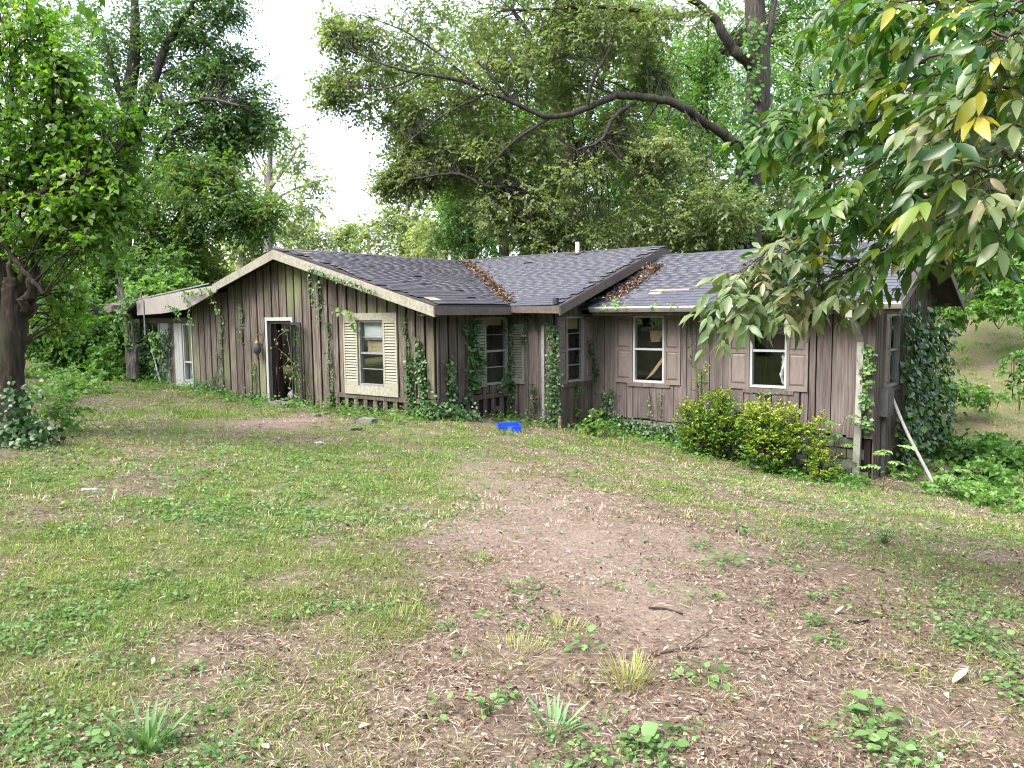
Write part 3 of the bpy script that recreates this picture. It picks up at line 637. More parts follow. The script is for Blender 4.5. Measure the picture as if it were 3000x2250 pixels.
# --- right end wall
W5 = (15.70, 16.50, -1.42, -.06)
ew = Wall((-3.75, 0), (0, 1), (1, 0), 14.80, 19.60, lambda s: -3.35, lambda s: float(zr(s)) - .10, [W5], M['sheath'])
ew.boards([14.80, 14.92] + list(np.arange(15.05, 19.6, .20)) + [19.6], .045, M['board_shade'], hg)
rf.part('corner_board', M['board_wing'], -3.86, -3.72, .03, .05, -2.27, .06)
window(ew, *W5, M['alu_old'], False, .03)
panel_shutter(ew, 15.36, 15.69, -1.44, -.06, M['shutter_mauve'])
ew.part('window_sill', M['board_shade'], 15.4, 16.6, .03, .06, -1.52, -1.43)
mt = ew.part('meter_box', M['meter'], 15.10, 15.50, .03, .18, -1.90, -1.40)
ew.part('meter_cover', M['meter'], 15.14, 15.46, .18, .195, -1.84, -1.48, mt); ew.part('cable_tube', M['meter'], 15.26, 15.32, .05, .11, -3.1, -1.90, mt)
# --- closing walls behind, floor and ceiling, so the rooms are dark
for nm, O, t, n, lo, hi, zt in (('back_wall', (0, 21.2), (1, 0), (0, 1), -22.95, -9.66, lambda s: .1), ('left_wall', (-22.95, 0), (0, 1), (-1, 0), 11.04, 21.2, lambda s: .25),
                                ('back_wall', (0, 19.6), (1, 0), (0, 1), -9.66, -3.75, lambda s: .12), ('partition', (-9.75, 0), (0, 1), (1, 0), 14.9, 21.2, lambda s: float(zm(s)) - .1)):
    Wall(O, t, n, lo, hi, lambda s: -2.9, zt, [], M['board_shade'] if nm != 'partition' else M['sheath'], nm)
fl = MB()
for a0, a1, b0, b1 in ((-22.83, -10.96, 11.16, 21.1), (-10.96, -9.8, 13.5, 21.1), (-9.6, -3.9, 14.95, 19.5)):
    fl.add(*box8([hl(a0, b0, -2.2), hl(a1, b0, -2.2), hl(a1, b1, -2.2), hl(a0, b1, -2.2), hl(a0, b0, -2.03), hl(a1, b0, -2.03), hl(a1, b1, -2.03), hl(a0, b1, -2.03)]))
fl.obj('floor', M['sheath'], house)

# ------------------------------------------------------------------ roofs: deck plus single shingles
def prism_line(mb, p0, p1, d0, d1, nvec, t):
    """board along p0-p1 (top edge), hanging d0/d1, thickness t along nvec; house coordinates"""
    p0, p1, nv = map(np.array, (p0, p1, nvec)); dn = lambda p, d: p - np.array([0, 0, d])
    P = [dn(p0, d0), dn(p1, d1), dn(p1, d1) + nv * t, dn(p0, d0) + nv * t, p0, p1, p1 + nv * t, p0 + nv * t]
    mb.add(*box8([hl(*p) for p in P]))
TABW, TABE = .305, .142
tab = np.array([[-.5, 0, .0], [.5, 0, .0], [.5, 1.25, .0], [-.5, 1.25, .0], [-.5, 0, 1], [.5, 0, 1], [.5, 1.25, .35], [-.5, 1.25, .35]]) * np.array([TABW - .006, TABE, .014])
tabf = [(0, 3, 2, 1), (4, 5, 6, 7), (0, 1, 5, 4), (1, 2, 6, 5), (2, 3, 7, 6), (3, 0, 4, 7)]
TABS = {'n': [], 'o': []}
def slope(e0, ed, up, elen, ulen, surf_z, keep, matkey, g, sag=0.0, miss=.003):
    """e0: eave start (a,b); ed: eave direction; up: horizontal uphill direction; surf_z(a,b)"""
    ed = np.array(ed, float); up = np.array(up, float); e0 = np.array(e0, float)
    def P(s, u):
        q = e0 + ed * s + up * u; z = surf_z(q[0], q[1]); z += sag * ((vnoise([q[0] * .9], [q[1] * .9], 41)[0] - .5) * 2); return np.array([q[0], q[1], z])
    rise = surf_z(*(e0 + ed * .1 + up * 1.0)) - surf_z(*(e0 + ed * .1)); cosu = 1 / math.sqrt(1 + rise * rise)
    ns, nu = max(2, int(elen / .5)), max(2, int(ulen / .5)); vs = [hl(*(P(elen * i / ns, ulen * j / nu) - np.array([0, 0, .016]))) for j in range(nu + 1) for i in range(ns + 1)]
    vb = [(x, y, z - .05) for x, y, z in vs]; n_ = ns + 1; o = len(vs)
    f = [(j * n_ + i, j * n_ + i + 1, (j + 1) * n_ + i + 1, (j + 1) * n_ + i) for j in range(nu) for i in range(ns)]
    f += [tuple(o + k for k in q[::-1]) for q in f]
    ring = [i for i in range(n_)] + [j * n_ + ns for j in range(1, nu + 1)] + [nu * n_ + i for i in range(ns - 1, -1, -1)] + [j * n_ for j in range(nu - 1, 0, -1)]
    f += [(ring[(k + 1) % len(ring)], ring[k], o + ring[k], o + ring[(k + 1) % len(ring)]) for k in range(len(ring))]
    deck = link('roof', make_mesh('roof', vs + vb, f, M['deck']), house)
    for j in range(int(ulen / cosu / TABE)):
        u = j * TABE * cosu
        _row = g.random()
        for i in range(int(elen / TABW) + 1):
            s = (i + _row) * TABW
            if s < .12 or s > elen - .12 or not keep(*(e0 + ed * s + up * u)) or g.random() < miss: continue
            a = P(s, u); b = P(s, u + .1); c = P(min(s + .1, elen), u)
            X = norm(c - a) if s + .1 <= elen else np.array([*ed, 0]); Y = norm(b - a); Z = norm(np.cross(X, Y))
            if Z[2] < 0: X = -X; Z = -Z
            rot = .006 * g.standard_normal(); lift = abs(.006 * g.standard_normal()) + (.12 * g.random() if g.random() < .02 else 0)
            X2 = X * math.cos(rot) + Y * math.sin(rot); Y2 = norm(Y * math.cos(rot) - X * math.sin(rot) - Z * lift); Z2 = np.cross(X2, Y2)
            TABS[matkey].append((deck, np.array(hl(*(a + Z * .002))) + Y * .0, np.stack([X2, Y2, Z2], 1), np.linalg.norm(hw(*a) - CAM)))
    return deck
rg = np.random.default_rng(5)
zgs = lambda a, b: float(zg(a)); zms = lambda a, b: float(zm(b)); zrs = lambda a, b: float(zr(b))
slope((-10.40, 10.60), (0, 1), (-1, 0), 7.0, 5.03, zgs, lambda a, b: zg(a) > zm(b) - .02, 'o', rg, .035)
slope((-18.10, 10.60), (0, 1), (1, 0), 10.6, 2.63, zgs, lambda a, b: b < 10.75, 'o', rg, .02)
slope((-15.80, 12.85), (1, 0), (0, 1), 6.66, 4.29, zms, lambda a, b: zm(b) >= zg(a) - .02 and (a > -10.42 or b > 12.9), 'n', rg, .015)
slope((-15.80, 21.45), (1, 0), (0, -1), 6.66, 4.29, zms, lambda a, b: False, 'n', rg)
slope((-9.66, 14.22), (1, 0), (0, 1), 6.44, 2.88, zrs, lambda a, b: True, 'n', rg, .01, .004)
slope((-9.66, 19.98), (1, 0), (0, -1), 6.44, 2.87, zrs, lambda a, b: False, 'n', rg)
zlt = lambda a, b: .84 + (a + 18.1) * .083
slope((-22.0, 10.62), (0, 1), (1, 0), 10.6, 3.9, lambda a, b: zlt(a, b) , lambda a, b: b < 10.8, 'o', rg, .01)
allt = sorted([(t[3], k, i) for k in TABS for i, t in enumerate(TABS[k])]); near = set((k, i) for _, k, i in allt[:300])
tabme = {k: make_mesh('shingle', tab, tabf, M['shingle' if k == 'n' else 'shingle_old']) for k in TABS}
for k in TABS:
    rest = {}
    for i, (dk, p, R_, _) in enumerate(TABS[k]):
        if (k, i) in near:
            mm = Matrix(((*R_[0], p[0]), (*R_[1], p[1]), (*R_[2], p[2]), (0, 0, 0, 1))); o = link('shingle', tabme[k], dk); o.matrix_local = mm
        else: rest.setdefault(dk.name, (dk, []))[1].append(tab @ R_.T + p)
    for dk, lst in rest.values():
        v = np.concatenate(lst); n_ = len(lst); q = (np.arange(n_)[:, None, None] * 8 + np.array(tabf)[None]).reshape(-1, 4)
        link('shingle_field', make_mesh('shingle_field', v, None, M['shingle' if k == 'n' else 'shingle_old'], quad=q), dk, kind='stuff')
# ridge caps
for pts, mk in (([(-15.45, 10.6, 1.56), (-15.45, 14, 1.565), (-15.45, 16.9, 1.56)], 'shingle_old'), ([(-15.6, 17.15, 1.61), (-9.14, 17.15, 1.61)], 'shingle'), ([(-9.5, 17.1, 1.385), (-3.22, 17.1, 1.385)], 'shingle')):
    pts = np.array(pts); mb = MB(); n_ = int(np.linalg.norm(pts[-1] - pts[0]) / .3); pp = np.array([pts[0] + (pts[-1] - pts[0]) * i / n_ for i in range(n_ + 1)])
    dv = norm(pts[-1] - pts[0]); sdv = np.array([-dv[1], dv[0], 0])
    for i in range(n_):
        a, b = pp[i], pp[i + 1] + dv * .04; j = .004 * rg.standard_normal() + .012
        P = [a - sdv * .12 - [0, 0, .03], a + [0, 0, j], a + sdv * .12 - [0, 0, .03], b - sdv * .12 - [0, 0, .035], b + [0, 0, j - .008], b + sdv * .12 - [0, 0, .035]]
        mb.add([hl(*x) for x in P], [(0, 1, 4, 3), (1, 2, 5, 4), (0, 3, 5, 2), (0, 2, 1), (3, 4, 5)])
    mb.obj('ridge_cap', M[mk], house)
# patches where the deck shows through and slipped shingles
for a, b, w_, h_, f_, mk in ((-8.3, 14.95, .9, .05, zrs, 'bare_deck'), (-8.25, 14.78, .28, .1, zrs, 'bare_deck'), (-6.9, 14.95, .42, .06, zrs, 'bare_deck'), (-15.1, 10.95, .22, .5, zgs, 'bare_deck'), (-14.3, 10.75, .3, .12, zgs, 'gutter'), (-10.9, 10.8, .2, .3, zgs, 'bare_deck')):
    P = [(a, b), (a + w_, b), (a + w_, b + h_), (a, b + h_)]; P = [(x, y, f_(x, y) + .012) for x, y in P]
    v, fc = box8([hl(*p) for p in P] + [hl(p[0], p[1], p[2] + .006) for p in P]); link('bare_patch', make_mesh('bare_patch', v, fc, M[mk]), house)
for a, b, rz_, f_, w_ in ((-11.9, 14.5, .5, zms, .55), (-12.6, 15.9, .1, zms, .5), (-8.55, 14.6, .6, zrs, .35), (-8.4, 14.5, .6, zrs, .3), (-7.6, 15.9, .1, zrs, .45), (-7.0, 16.8, .1, zrs, .4), (-5.9, 14.7, .3, zrs, .3)):
    u_ = np.array([math.cos(rz_), math.sin(rz_)]); n_ = np.array([-u_[1], u_[0]]); c = np.array([a, b])
    P = [c, c + u_ * w_, c + u_ * w_ + n_ * .14, c + n_ * .14]; P = [(x, y, f_(x, y) + .016 + .02 * k) for k, (x, y) in zip((0, 0, 1, 1), P)]
    v, fc = box8([hl(*p) for p in P] + [hl(p[0], p[1], p[2] + .006) for p in P]); link('slipped_shingle', make_mesh('slipped_shingle', v, fc, M['shingle']), house)

# fascia, soffits, gutter, downspout
def fascia(name, p0, p1, d0, d1, nv, t, mk, label=None):
    mb = MB(); prism_line(mb, p0, p1, d0, d1, nv, t); return mb.obj(name, M[mk], house, label=label)
fascia('rake_board', (-15.45, 10.57, 1.52), (-10.40, 10.57, .162), .21, .19, (0, 1, 0), .03, 'fascia_cream')
fascia('rake_board', (-18.02, 10.57, .828), (-15.45, 10.57, 1.52), .19, .21, (0, 1, 0), .03, 'fascia_cream')
lf = MB(); pts = [(-21.95, .50, .10), (-20.6, .61, .135), (-19.3, .715, .23), (-17.85, .80, .64)]
for (a0, t0, b0), (a1, t1, b1) in zip(pts[:-1], pts[1:]): lf.add(*box8([hl(a0, 10.56, b0), hl(a1, 10.56, b1), hl(a1, 10.60, b1), hl(a0, 10.60, b0), hl(a0, 10.56, t0), hl(a1, 10.56, t1), hl(a1, 10.60, t1), hl(a0, 10.60, t0)]))
lf.obj('sagging_fascia', M['fascia_pink'], house, label='pale pinkish sagging fascia sheet')
fascia('drip_edge', (-22.0, 10.55, .545), (-18.15, 10.55, .868), .03, .03, (0, 1, 0), .02, 'gutter')
fascia('hanging_strip', (-21.52, 10.53, .50), (-21.49, 10.53, .50), .95, .95, (0, 1, 0), .02, 'alu_old')
fl_ = MB(); fl_.add(*box8([hl(-22.85, 10.5, .0), hl(-21.95, 10.56, .42), hl(-21.95, 12.6, .42), hl(-22.85, 12.6, .0), hl(-22.85, 10.5, .06), hl(-21.95, 10.56, .52), hl(-21.95, 12.6, .52), hl(-22.85, 12.6, .06)])); fl_.obj('drooping_roof_edge', M['deck'], house)
fascia('eave_board', (-10.39, 10.57, .175), (-10.39, 12.87, .155), .17, .15, (-1, 0, 0), .03, 'fascia_brown')
fascia('eave_board', (-10.42, 12.84, .175), (-9.14, 12.84, .165), .13, .15, (0, 1, 0), .03, 'fascia_brown')
fascia('rake_board', (-9.13, 12.84, .16), (-9.13, 17.15, 1.588), .18, .20, (-1, 0, 0), .03, 'fascia_brown')
fascia('rake_board', (-9.13, 17.15, 1.588), (-9.13, 18.6, 1.11), .20, .19, (-1, 0, 0), .03, 'fascia_brown')
fascia('rake_board', (-3.20, 14.22, .125), (-3.20, 17.1, 1.36), .16, .17, (-1, 0, 0), .03, 'fascia_brown')
fascia('rake_board', (-3.20, 17.1, 1.36), (-3.20, 19.98, .125), .17, .16, (-1, 0, 0), .03, 'fascia_brown')
fascia('eave_board', (-9.3, 14.26, .10), (-3.24, 14.26, .10), .14, .14, (0, 1, 0), .03, 'fascia_brown')
so_ = MB()
for a0, a1, b0, b1, z in ((-10.84, -10.41, 10.62, 13.36, .0), (-10.41, -9.66, 12.88, 13.36, .02), (-9.66, -3.6, 14.3, 14.8, -.03)):
    so_.add(*box8([hl(a0, b0, z), hl(a1, b0, z), hl(a1, b1, z), hl(a0, b1, z), hl(a0, b0, z + .02), hl(a1, b0, z + .02), hl(a1, b1, z + .02), hl(a0, b1, z + .02)]))
so_.obj('soffit', M['board_shade'], house)
gu = MB(); prof = [(14.235, .145), (14.12, .15), (14.105, .115), (14.125, .075), (14.15, .035), (14.235, .03), (14.225, .045), (14.16, .05), (14.14, .085), (14.125, .115), (14.132, .135), (14.225, .13)]
ga = np.linspace(-9.30, -3.19, 9); gv = [hl(a, b, z - .012 * math.sin((a + 9.3) * .5)) for a in ga for b, z in prof]; k = len(prof)
gfc = [(i * k + j, i * k + (j + 1) % k, (i + 1) * k + (j + 1) % k, (i + 1) * k + j) for i in range(len(ga) - 1) for j in range(k)] + [tuple(range(5, -1, -1)), tuple(range((len(ga) - 1) * k, (len(ga) - 1) * k + 6))]
gu.add(gv, gfc); gut = gu.obj('gutter', M['gutter'], house)
def recttube(pts, wx, wy, mat, name, parent):
    mb = MB(); pts = np.array(pts, float)
    for i in range(len(pts) - 1):
        p, q = pts[i], pts[i + 1]; P = []
        for c in (p, q):
            for sx, sy in ((-1, -1), (1, -1), (1, 1), (-1, 1)):
                P.append(hl(c[0] + sx * wx, c[1] + sy * wy * (1 if abs(q[1] - p[1]) < .02 else .9), c[2]))
        mb.add(*box8(P))
    return mb.obj(name, mat, parent)
dsp = recttube([(-4.02, 14.20, .05), (-4.02, 14.205, -.15), (-3.98, 14.40, -.30), (-3.955, 14.62, -.46), (-3.95, 14.70, -.55), (-3.95, 14.705, -1.0)], .055, .04, M['gutter'], 'downspout', gut)
recttube([(-3.95, 14.70, -1.0), (-3.955, 14.69, -2.1)], .052, .038, M['gutter'], 'downspout', gut); recttube([(-3.955, 14.69, -2.08), (-3.96, 14.66, -3.02)], .057, .043, M['gutter'], 'downspout', gut)
# roof vent pipe with flashing
vp = MB(); vb = np.array(hl(-11.55, 17.02, zms(0, 17.02) - .05)); vp.tube([vb, vb + [0, 0, .33]], [.055, .055], 12); vpo = vp.obj('vent_pipe', M['pvc'], house)
fv = MB(); a0, b0 = -11.78, 16.80; P = [(a0, b0), (a0 + .42, b0), (a0 + .42, b0 + .3), (a0, b0 + .3)]; P = [(x, y, zms(x, y) + .016) for x, y in P]
v, fc = box8([hl(*p) for p in P] + [hl(p[0], p[1], p[2] + .012) for p in P]); fv.add(v, fc); fv.obj('flashing', M['deck'], vpo)
# wall lantern left of the door
lp = np.array(hl(-16.66, 11.0, -.62)); ln = np.array([0, -1, 0]); lm = MB(); lm.box(lp[0] - .06, lp[0] + .06, lp[1] - .01, lp[1] + .0, lp[2] - .02, lp[2] + .28)
lan = lm.obj('wall_lantern', M['greywood'], house)
def lathe(c, prof, k=10):
    th_ = np.linspace(0, 2 * np.pi, k, endpoint=False); v = np.array([[c[0] + r * math.cos(t), c[1] + r * math.sin(t), c[2] + z] for r, z in prof for t in th_])
    i = np.arange(len(prof) - 1)[:, None] * k; j = np.arange(k)[None]; return v, np.stack([i + j, i + (j + 1) % k, i + k + (j + 1) % k, i + k + j], -1).reshape(-1, 4)
lc = lp + ln * .13
for nm, pr, mk in (('lamp_cap', [(.005, .20), (.02, .17), (.015, .14), (.035, .10), (.03, .07), (.075, .02), (.078, .0)], 'brass'), ('lamp_glass', [(.07, .0), (.095, -.08), (.10, -.15), (.075, -.22), (.045, -.26)], 'meter'), ('lamp_finial', [(.05, -.26), (.03, -.29), (.035, -.32), (.018, -.36), (.004, -.40)], 'brass')):
    v, q = lathe(lc, pr); link(nm, make_mesh(nm, v, None, M[mk], quad=q, smooth=True), lan)
am = MB(); am.tube([lp + [0, -.01, .2], lp + [0, -.07, .24], lc + [0, 0, .19]], [.012, .012, .010], 6); am.obj('lamp_arm', M['brass'], lan)
# small stub at the eave corner of the middle roof
es = MB(); c = np.array(hl(-9.28, 12.9, .2)); es.box(c[0] - .05, c[0] + .05, c[1] - .04, c[1] + .04, c[2], c[2] + .13); es.obj('flue_stub', M['dark_metal'], house)

# ------------------------------------------------------------------ trees (crown positions are points of the place seen from the eye point)
OAKC = 'leaf_pale'
# big oak with ivy on its trunk behind the right wing, long crooked limb to the left
tree('oak_tree', 'huge pale leaved oak with ivy clad trunk and long crooked limb behind the right wing',
     [(2195, 900, 25, .52), (2190, 700, 25, .44), (2195, 520, 25, .42), (2215, 350, 25, .40), (2225, 180, 25, .34), (2210, 0, 25, .28), (2200, -250, 25, .2)],
     [[(2165, 430, 24.8, .16), (2080, 370, 24, .135), (1990, 310, 23.4, .125), (1900, 285, 23, .115), (1800, 282, 22.6, .10), (1720, 318, 22.3, .09), (1620, 342, 22, .075), (1540, 318, 21.8, .06), (1440, 270, 21.5, .07), (1330, 232, 21.2, .05), (1180, 205, 21, .035), (1080, 170, 21, .022), (1000, 120, 21, .012)],
      [(1400, 255, 21.4, .04), (1290, 160, 21.3, .03), (1180, 90, 21.2, .02), (1080, 50, 21.2, .01)], [(1440, 270, 21.5, .04), (1330, 320, 21.5, .03), (1240, 380, 21.6, .02), (1180, 430, 21.6, .01)], [(1240, 215, 21.1, .025), (1130, 260, 21.1, .018), (1010, 250, 21.1, .01)],
      [(2200, 200, 25, .20), (2130, 120, 24.6, .16), (2080, 40, 24.4, .13), (2000, -20, 24, .10), (1900, -60, 23.6, .07)],
      [(2225, 180, 25, .16), (2255, 90, 25, .12), (2270, -20, 25, .09), (2290, -120, 25, .06)],
      [(1860, 300, 22.8, .07), (1800, 340, 22.4, .06), (1760, 410, 22.2, .045), (1690, 440, 22, .03)],
      [(1530, 318, 21.8, .05), (1470, 260, 21.6, .04), (1400, 180, 21.4, .03)],
      [(1610, 345, 22, .05), (1500, 420, 21.8, .04), (1420, 500, 21.6, .03)],
      [(1720, 318, 22.3, .06), (1740, 230, 22, .05), (1790, 140, 21.8, .03)],
      [(2080, 40, 24.4, .09), (1950, 40, 23.5, .07), (1750, 20, 22.5, .05), (1500, 30, 21.8, .035)],
      [(1500, 545, 22.5, .06), (1420, 545, 22.2, .05), (1340, 510, 22, .035), (1230, 520, 21.8, .02)]],
     [(1075, 120, 100), (1000, 100, 60), (985, 245, 55), (1095, 250, 100), (1180, 120, 160), (1330, 60, 150), (1330, 220, 140), (1450, 130, 150), (1560, 50, 150), (1680, 40, 130), (1240, 340, 110), (1370, 350, 120),
      (1500, 210, 110), (1620, 150, 130), (1740, 110, 130), (1180, 340, 60), (1215, 440, 65), (1290, 470, 80), (1370, 470, 90), (1225, 525, 45), (1150, 535, 28), (1480, 450, 80), (1590, 450, 80),
      (1430, 560, 80), (1500, 640, 80), (1560, 600, 100), (1640, 640, 100), (1700, 560, 110), (1600, 700, 70), (1850, 160, 90, 2), (1870, 440, 100), (1960, 520, 120), (2060, 590, 110), (1920, 640, 110), (2060, 690, 80), (1960, 450, 80), (1800, 60, 110), (1930, 40, 100), (1740, 700, 60), (2130, 640, 70), (1900, 230, 60, 1.5), (1650, 270, 80, 1.5), (1800, 400, 70, 1)],
     23, 2.6, 1900, .125, .075, M['leaf_pale'], M['bark_grey'], 21, tlen=.62, droop=.25, sub=13, tint0=.55, subr=.38, flat=.62)
# green oak whose dark trunk stands behind the middle roof
tree('oak_tree', 'tall green oak with dark shaggy trunk rising behind the middle roof near the vent pipe',
     [(1672, 820, 31, .50), (1672, 700, 31, .44), (1668, 560, 31, .42), (1660, 430, 31, .40), (1650, 300, 31, .36), (1640, 150, 31, .26), (1640, -80, 31, .16)],
     [[(1655, 380, 31, .2), (1600, 260, 31, .16), (1570, 150, 31, .12), (1500, 20, 31, .08)], [(1690, 560, 31, .2), (1700, 420, 31, .17), (1740, 300, 31, .12), (1790, 150, 31, .08)],
      [(1640, 620, 31, .14), (1600, 450, 31, .11), (1530, 350, 31, .08), (1400, 300, 31, .05)]],
     [(1560, 180, 180), (1700, 150, 190), (1800, 330, 150), (1850, 180, 150), (1500, 380, 130), (1400, 330, 120), (1280, 400, 100), (1600, 420, 130), (1760, 480, 120), (1900, 450, 110), (1560, 540, 100), (1440, 500, 90), (1330, 530, 80), (1450, 60, 150), (1650, 20, 160), (1850, 560, 90), (1340, 180, 120), (1800, 20, 120), (1240, 300, 80)],
     32, 3.2, 1800, .165, .095, M['leaf_green'], M['bark_dark'], 22, tlen=.9, droop=.3, sub=8, tint0=.5, flat=.5)
# slimmer trunks of the wood behind
tree('oak_tree', 'slim straight dark trunked tree between the two big oaks behind the roof',
     [(1838, 800, 38, .34), (1836, 700, 38, .31), (1832, 560, 38, .29), (1828, 420, 38, .25), (1820, 250, 38, .18)], [[(1830, 600, 38, .10), (1880, 540, 38, .07), (1960, 500, 38, .05)]],
     [(1830, 380, 120), (1900, 520, 110), (1760, 540, 100), (1930, 620, 90), (1700, 640, 90), (1980, 380, 140), (2060, 480, 110), (1800, 640, 60)], 39, 3.5, 1000, .2, .12, M['leaf_dark'], M['bark_dark'], 23, tlen=1.0, sub=6)
tree('oak_tree', 'small crooked dark trunk behind the roof valley with deep green crown',
     [(1478, 780, 44, .30), (1474, 690, 44, .27), (1468, 640, 44, .25), (1480, 560, 44, .2), (1470, 450, 44, .15)], [],
     [(1480, 470, 130), (1580, 520, 120), (1400, 560, 100), (1540, 620, 90), (1420, 660, 70), (1580, 670, 70)], 45, 4, 950, .24, .14, M['leaf_green'], M['bark_dark'], 24, tlen=1.1, sub=6)
tree('evergreen_bush', 'dark dense evergreen with short trunk behind the roof valley', [(1382, 800, 40, .2), (1380, 700, 40, .16), (1376, 620, 40, .1)], [],
     [(1372, 600, 70), (1380, 660, 75), (1385, 720, 70), (1370, 550, 45), (1340, 690, 50)], 40, 2, 1300, .17, .10, M['leaf_dark'], M['bark_dark'], 25, tlen=.7, sub=7, tint0=.25, cat='evergreen')
# woods behind the right wing
for i, (lab, px, d, r_, bl, lm, t0, hb) in enumerate([
    ('pale airy understory tree hiding the oak base behind the right wing', 2080, 27, .12, [(1930, 650, 90), (2020, 690, 80), (2110, 600, 110), (2230, 640, 110), (2330, 600, 110), (2290, 700, 90), (2160, 720, 70), (2400, 660, 100), (1860, 700, 60)], 'leaf_pale', .42, 560),
    ('fresh green leafy tree to the right of the ivy clad oak', 2420, 34, .2, [(2330, 450, 130), (2450, 380, 150), (2400, 560, 130), (2540, 520, 140), (2300, 300, 120), (2330, 160, 130), (2460, 220, 150), (2250, 480, 90), (2580, 660, 130), (2500, 80, 140)], 'leaf_woods', .55, 300),
    ('tall deep green tree filling the gap right of the crooked limb', 2060, 42, .25, [(2060, 250, 150), (1990, 150, 130), (2110, 420, 120), (1960, 330, 110), (2080, 90, 110), (2280, 60, 110), (2380, 30, 110), (1960, 480, 110), (2180, 560, 90)], 'leaf_green', .5, 200),
    ('bright wood edge tree beyond the right gable', 2760, 34, .2, [(2700, 480, 150), (2850, 420, 160), (2960, 560, 150), (2800, 620, 150), (2700, 720, 120), (2920, 730, 120), (2640, 600, 120), (3050, 420, 150), (3050, 700, 130)], 'leaf_woods', .6, 420),
    ('bright backlit tree glimpsed between the green oak and the long crooked limb', 1940, 52, .3, [(1900, 420, 170), (2020, 520, 150), (1780, 560, 150), (1980, 280, 170), (2120, 330, 150), (1880, 640, 110), (2080, 640, 110)], 'leaf_woods', .75, 300),
    ('deep green tree filling the wood behind the green oak', 1580, 54, .3, [(1480, 330, 170), (1620, 260, 180), (1560, 470, 160), (1740, 420, 150), (1420, 480, 120), (1700, 620, 120), (1520, 640, 110), (1340, 420, 110)], 'leaf_woods', .45, 300),
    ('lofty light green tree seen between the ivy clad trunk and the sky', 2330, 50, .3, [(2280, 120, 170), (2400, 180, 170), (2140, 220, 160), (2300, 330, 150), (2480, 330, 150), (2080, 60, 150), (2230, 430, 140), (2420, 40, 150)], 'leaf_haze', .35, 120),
    ('lofty green tree closing the gap above the long crooked limb', 1900, 58, .3, [(1850, 150, 170), (1980, 220, 160), (1960, 60, 160), (1780, 240, 150), (1700, 330, 140), (2060, 340, 130)], 'leaf_woods', .55, 120),
    ('tall woodland tree behind the overhanging hickory', 2860, 44, .28, [(2700, 200, 190), (2860, 120, 190), (3000, 260, 180), (2600, 100, 170), (2700, 350, 160), (2900, 330, 150), (3080, 100, 180)], 'leaf_green', .6, 100)]):
    tree('woodland_tree', lab, [(px, 850, d, r_ * 1.2), (px, hb + 200, d, r_), (px + 10, hb, d, r_ * .6)], [], bl, d, 3, 1700, .11 + d * .0024, .062 + d * .0015, M[lm], M['bark_dark'], 40 + i, tlen=.95, droop=.4, sub=9, tint0=t0)
# left: tall leaning tree with forked limbs
tree('tall_tree', 'tall dark leaved tree with forked limbs behind the left end of the house',
     [(356, 800, 34, .40), (358, 700, 34, .36), (362, 560, 34, .34), (375, 430, 34, .32), (370, 330, 34, .30), (390, 180, 34, .25), (395, 60, 34, .18), (390, -120, 34, .12)],
     [[(385, 430, 34, .22), (450, 240, 33.6, .19), (480, 150, 33.4, .17), (515, 85, 33.2, .14), (560, 20, 33, .11), (600, -60, 33, .08)], [(450, 240, 33.6, .12), (490, 300, 33, .10), (560, 300, 32.6, .09), (610, 288, 32.4, .08), (700, 310, 32, .05)],
      [(370, 640, 34, .18), (430, 540, 33, .14), (470, 420, 32.6, .10), (540, 360, 32.4, .07)], [(372, 330, 34, .15), (330, 200, 34, .12), (300, 80, 34, .08)]],
     [(300, 60, 120), (420, 50, 130), (540, 20, 110), (640, 10, 70), (690, 15, 40), (250, 160, 110), (370, 170, 130), (480, 110, 90), (330, 300, 110), (430, 330, 100), (520, 290, 80), (560, 210, 55), (570, 110, 40), (650, 180, 55), (700, 170, 42), (640, 240, 60), (690, 300, 65), (740, 300, 50), (610, 330, 80),
      (560, 400, 80), (650, 390, 80), (760, 360, 60), (720, 390, 60), (460, 430, 90), (540, 470, 80), (640, 440, 60), (400, 500, 90), (480, 540, 80)],
     34, 3.2, 1300, .17, .10, M['leaf_dark'], M['bark_grey'], 31, tlen=1.0, droop=.35, sub=10, tint0=.45, subr=.38, flat=.5)
tree('spreading_tree', 'dark spreading tree with bent low limb behind the lean-to roof',
     [(385, 830, 31, .30), (440, 740, 31, .26), (480, 690, 31, .22), (530, 660, 31, .15), (600, 650, 31, .09)], [[(400, 800, 31, .14), (400, 650, 31, .11), (420, 560, 31, .08)], [(490, 690, 31, .1), (570, 560, 31, .07), (640, 540, 31, .05)]],
     [(430, 560, 110), (540, 560, 110), (640, 570, 100), (720, 600, 75), (770, 620, 45), (480, 660, 100), (600, 640, 80), (400, 680, 90), (680, 650, 60), (540, 720, 45), (560, 500, 80), (640, 500, 70)], 31, 2.6, 1500, .17, .10, M['leaf_dark'], M['bark_dark'], 32, tlen=.85, sub=8, tint0=.6)
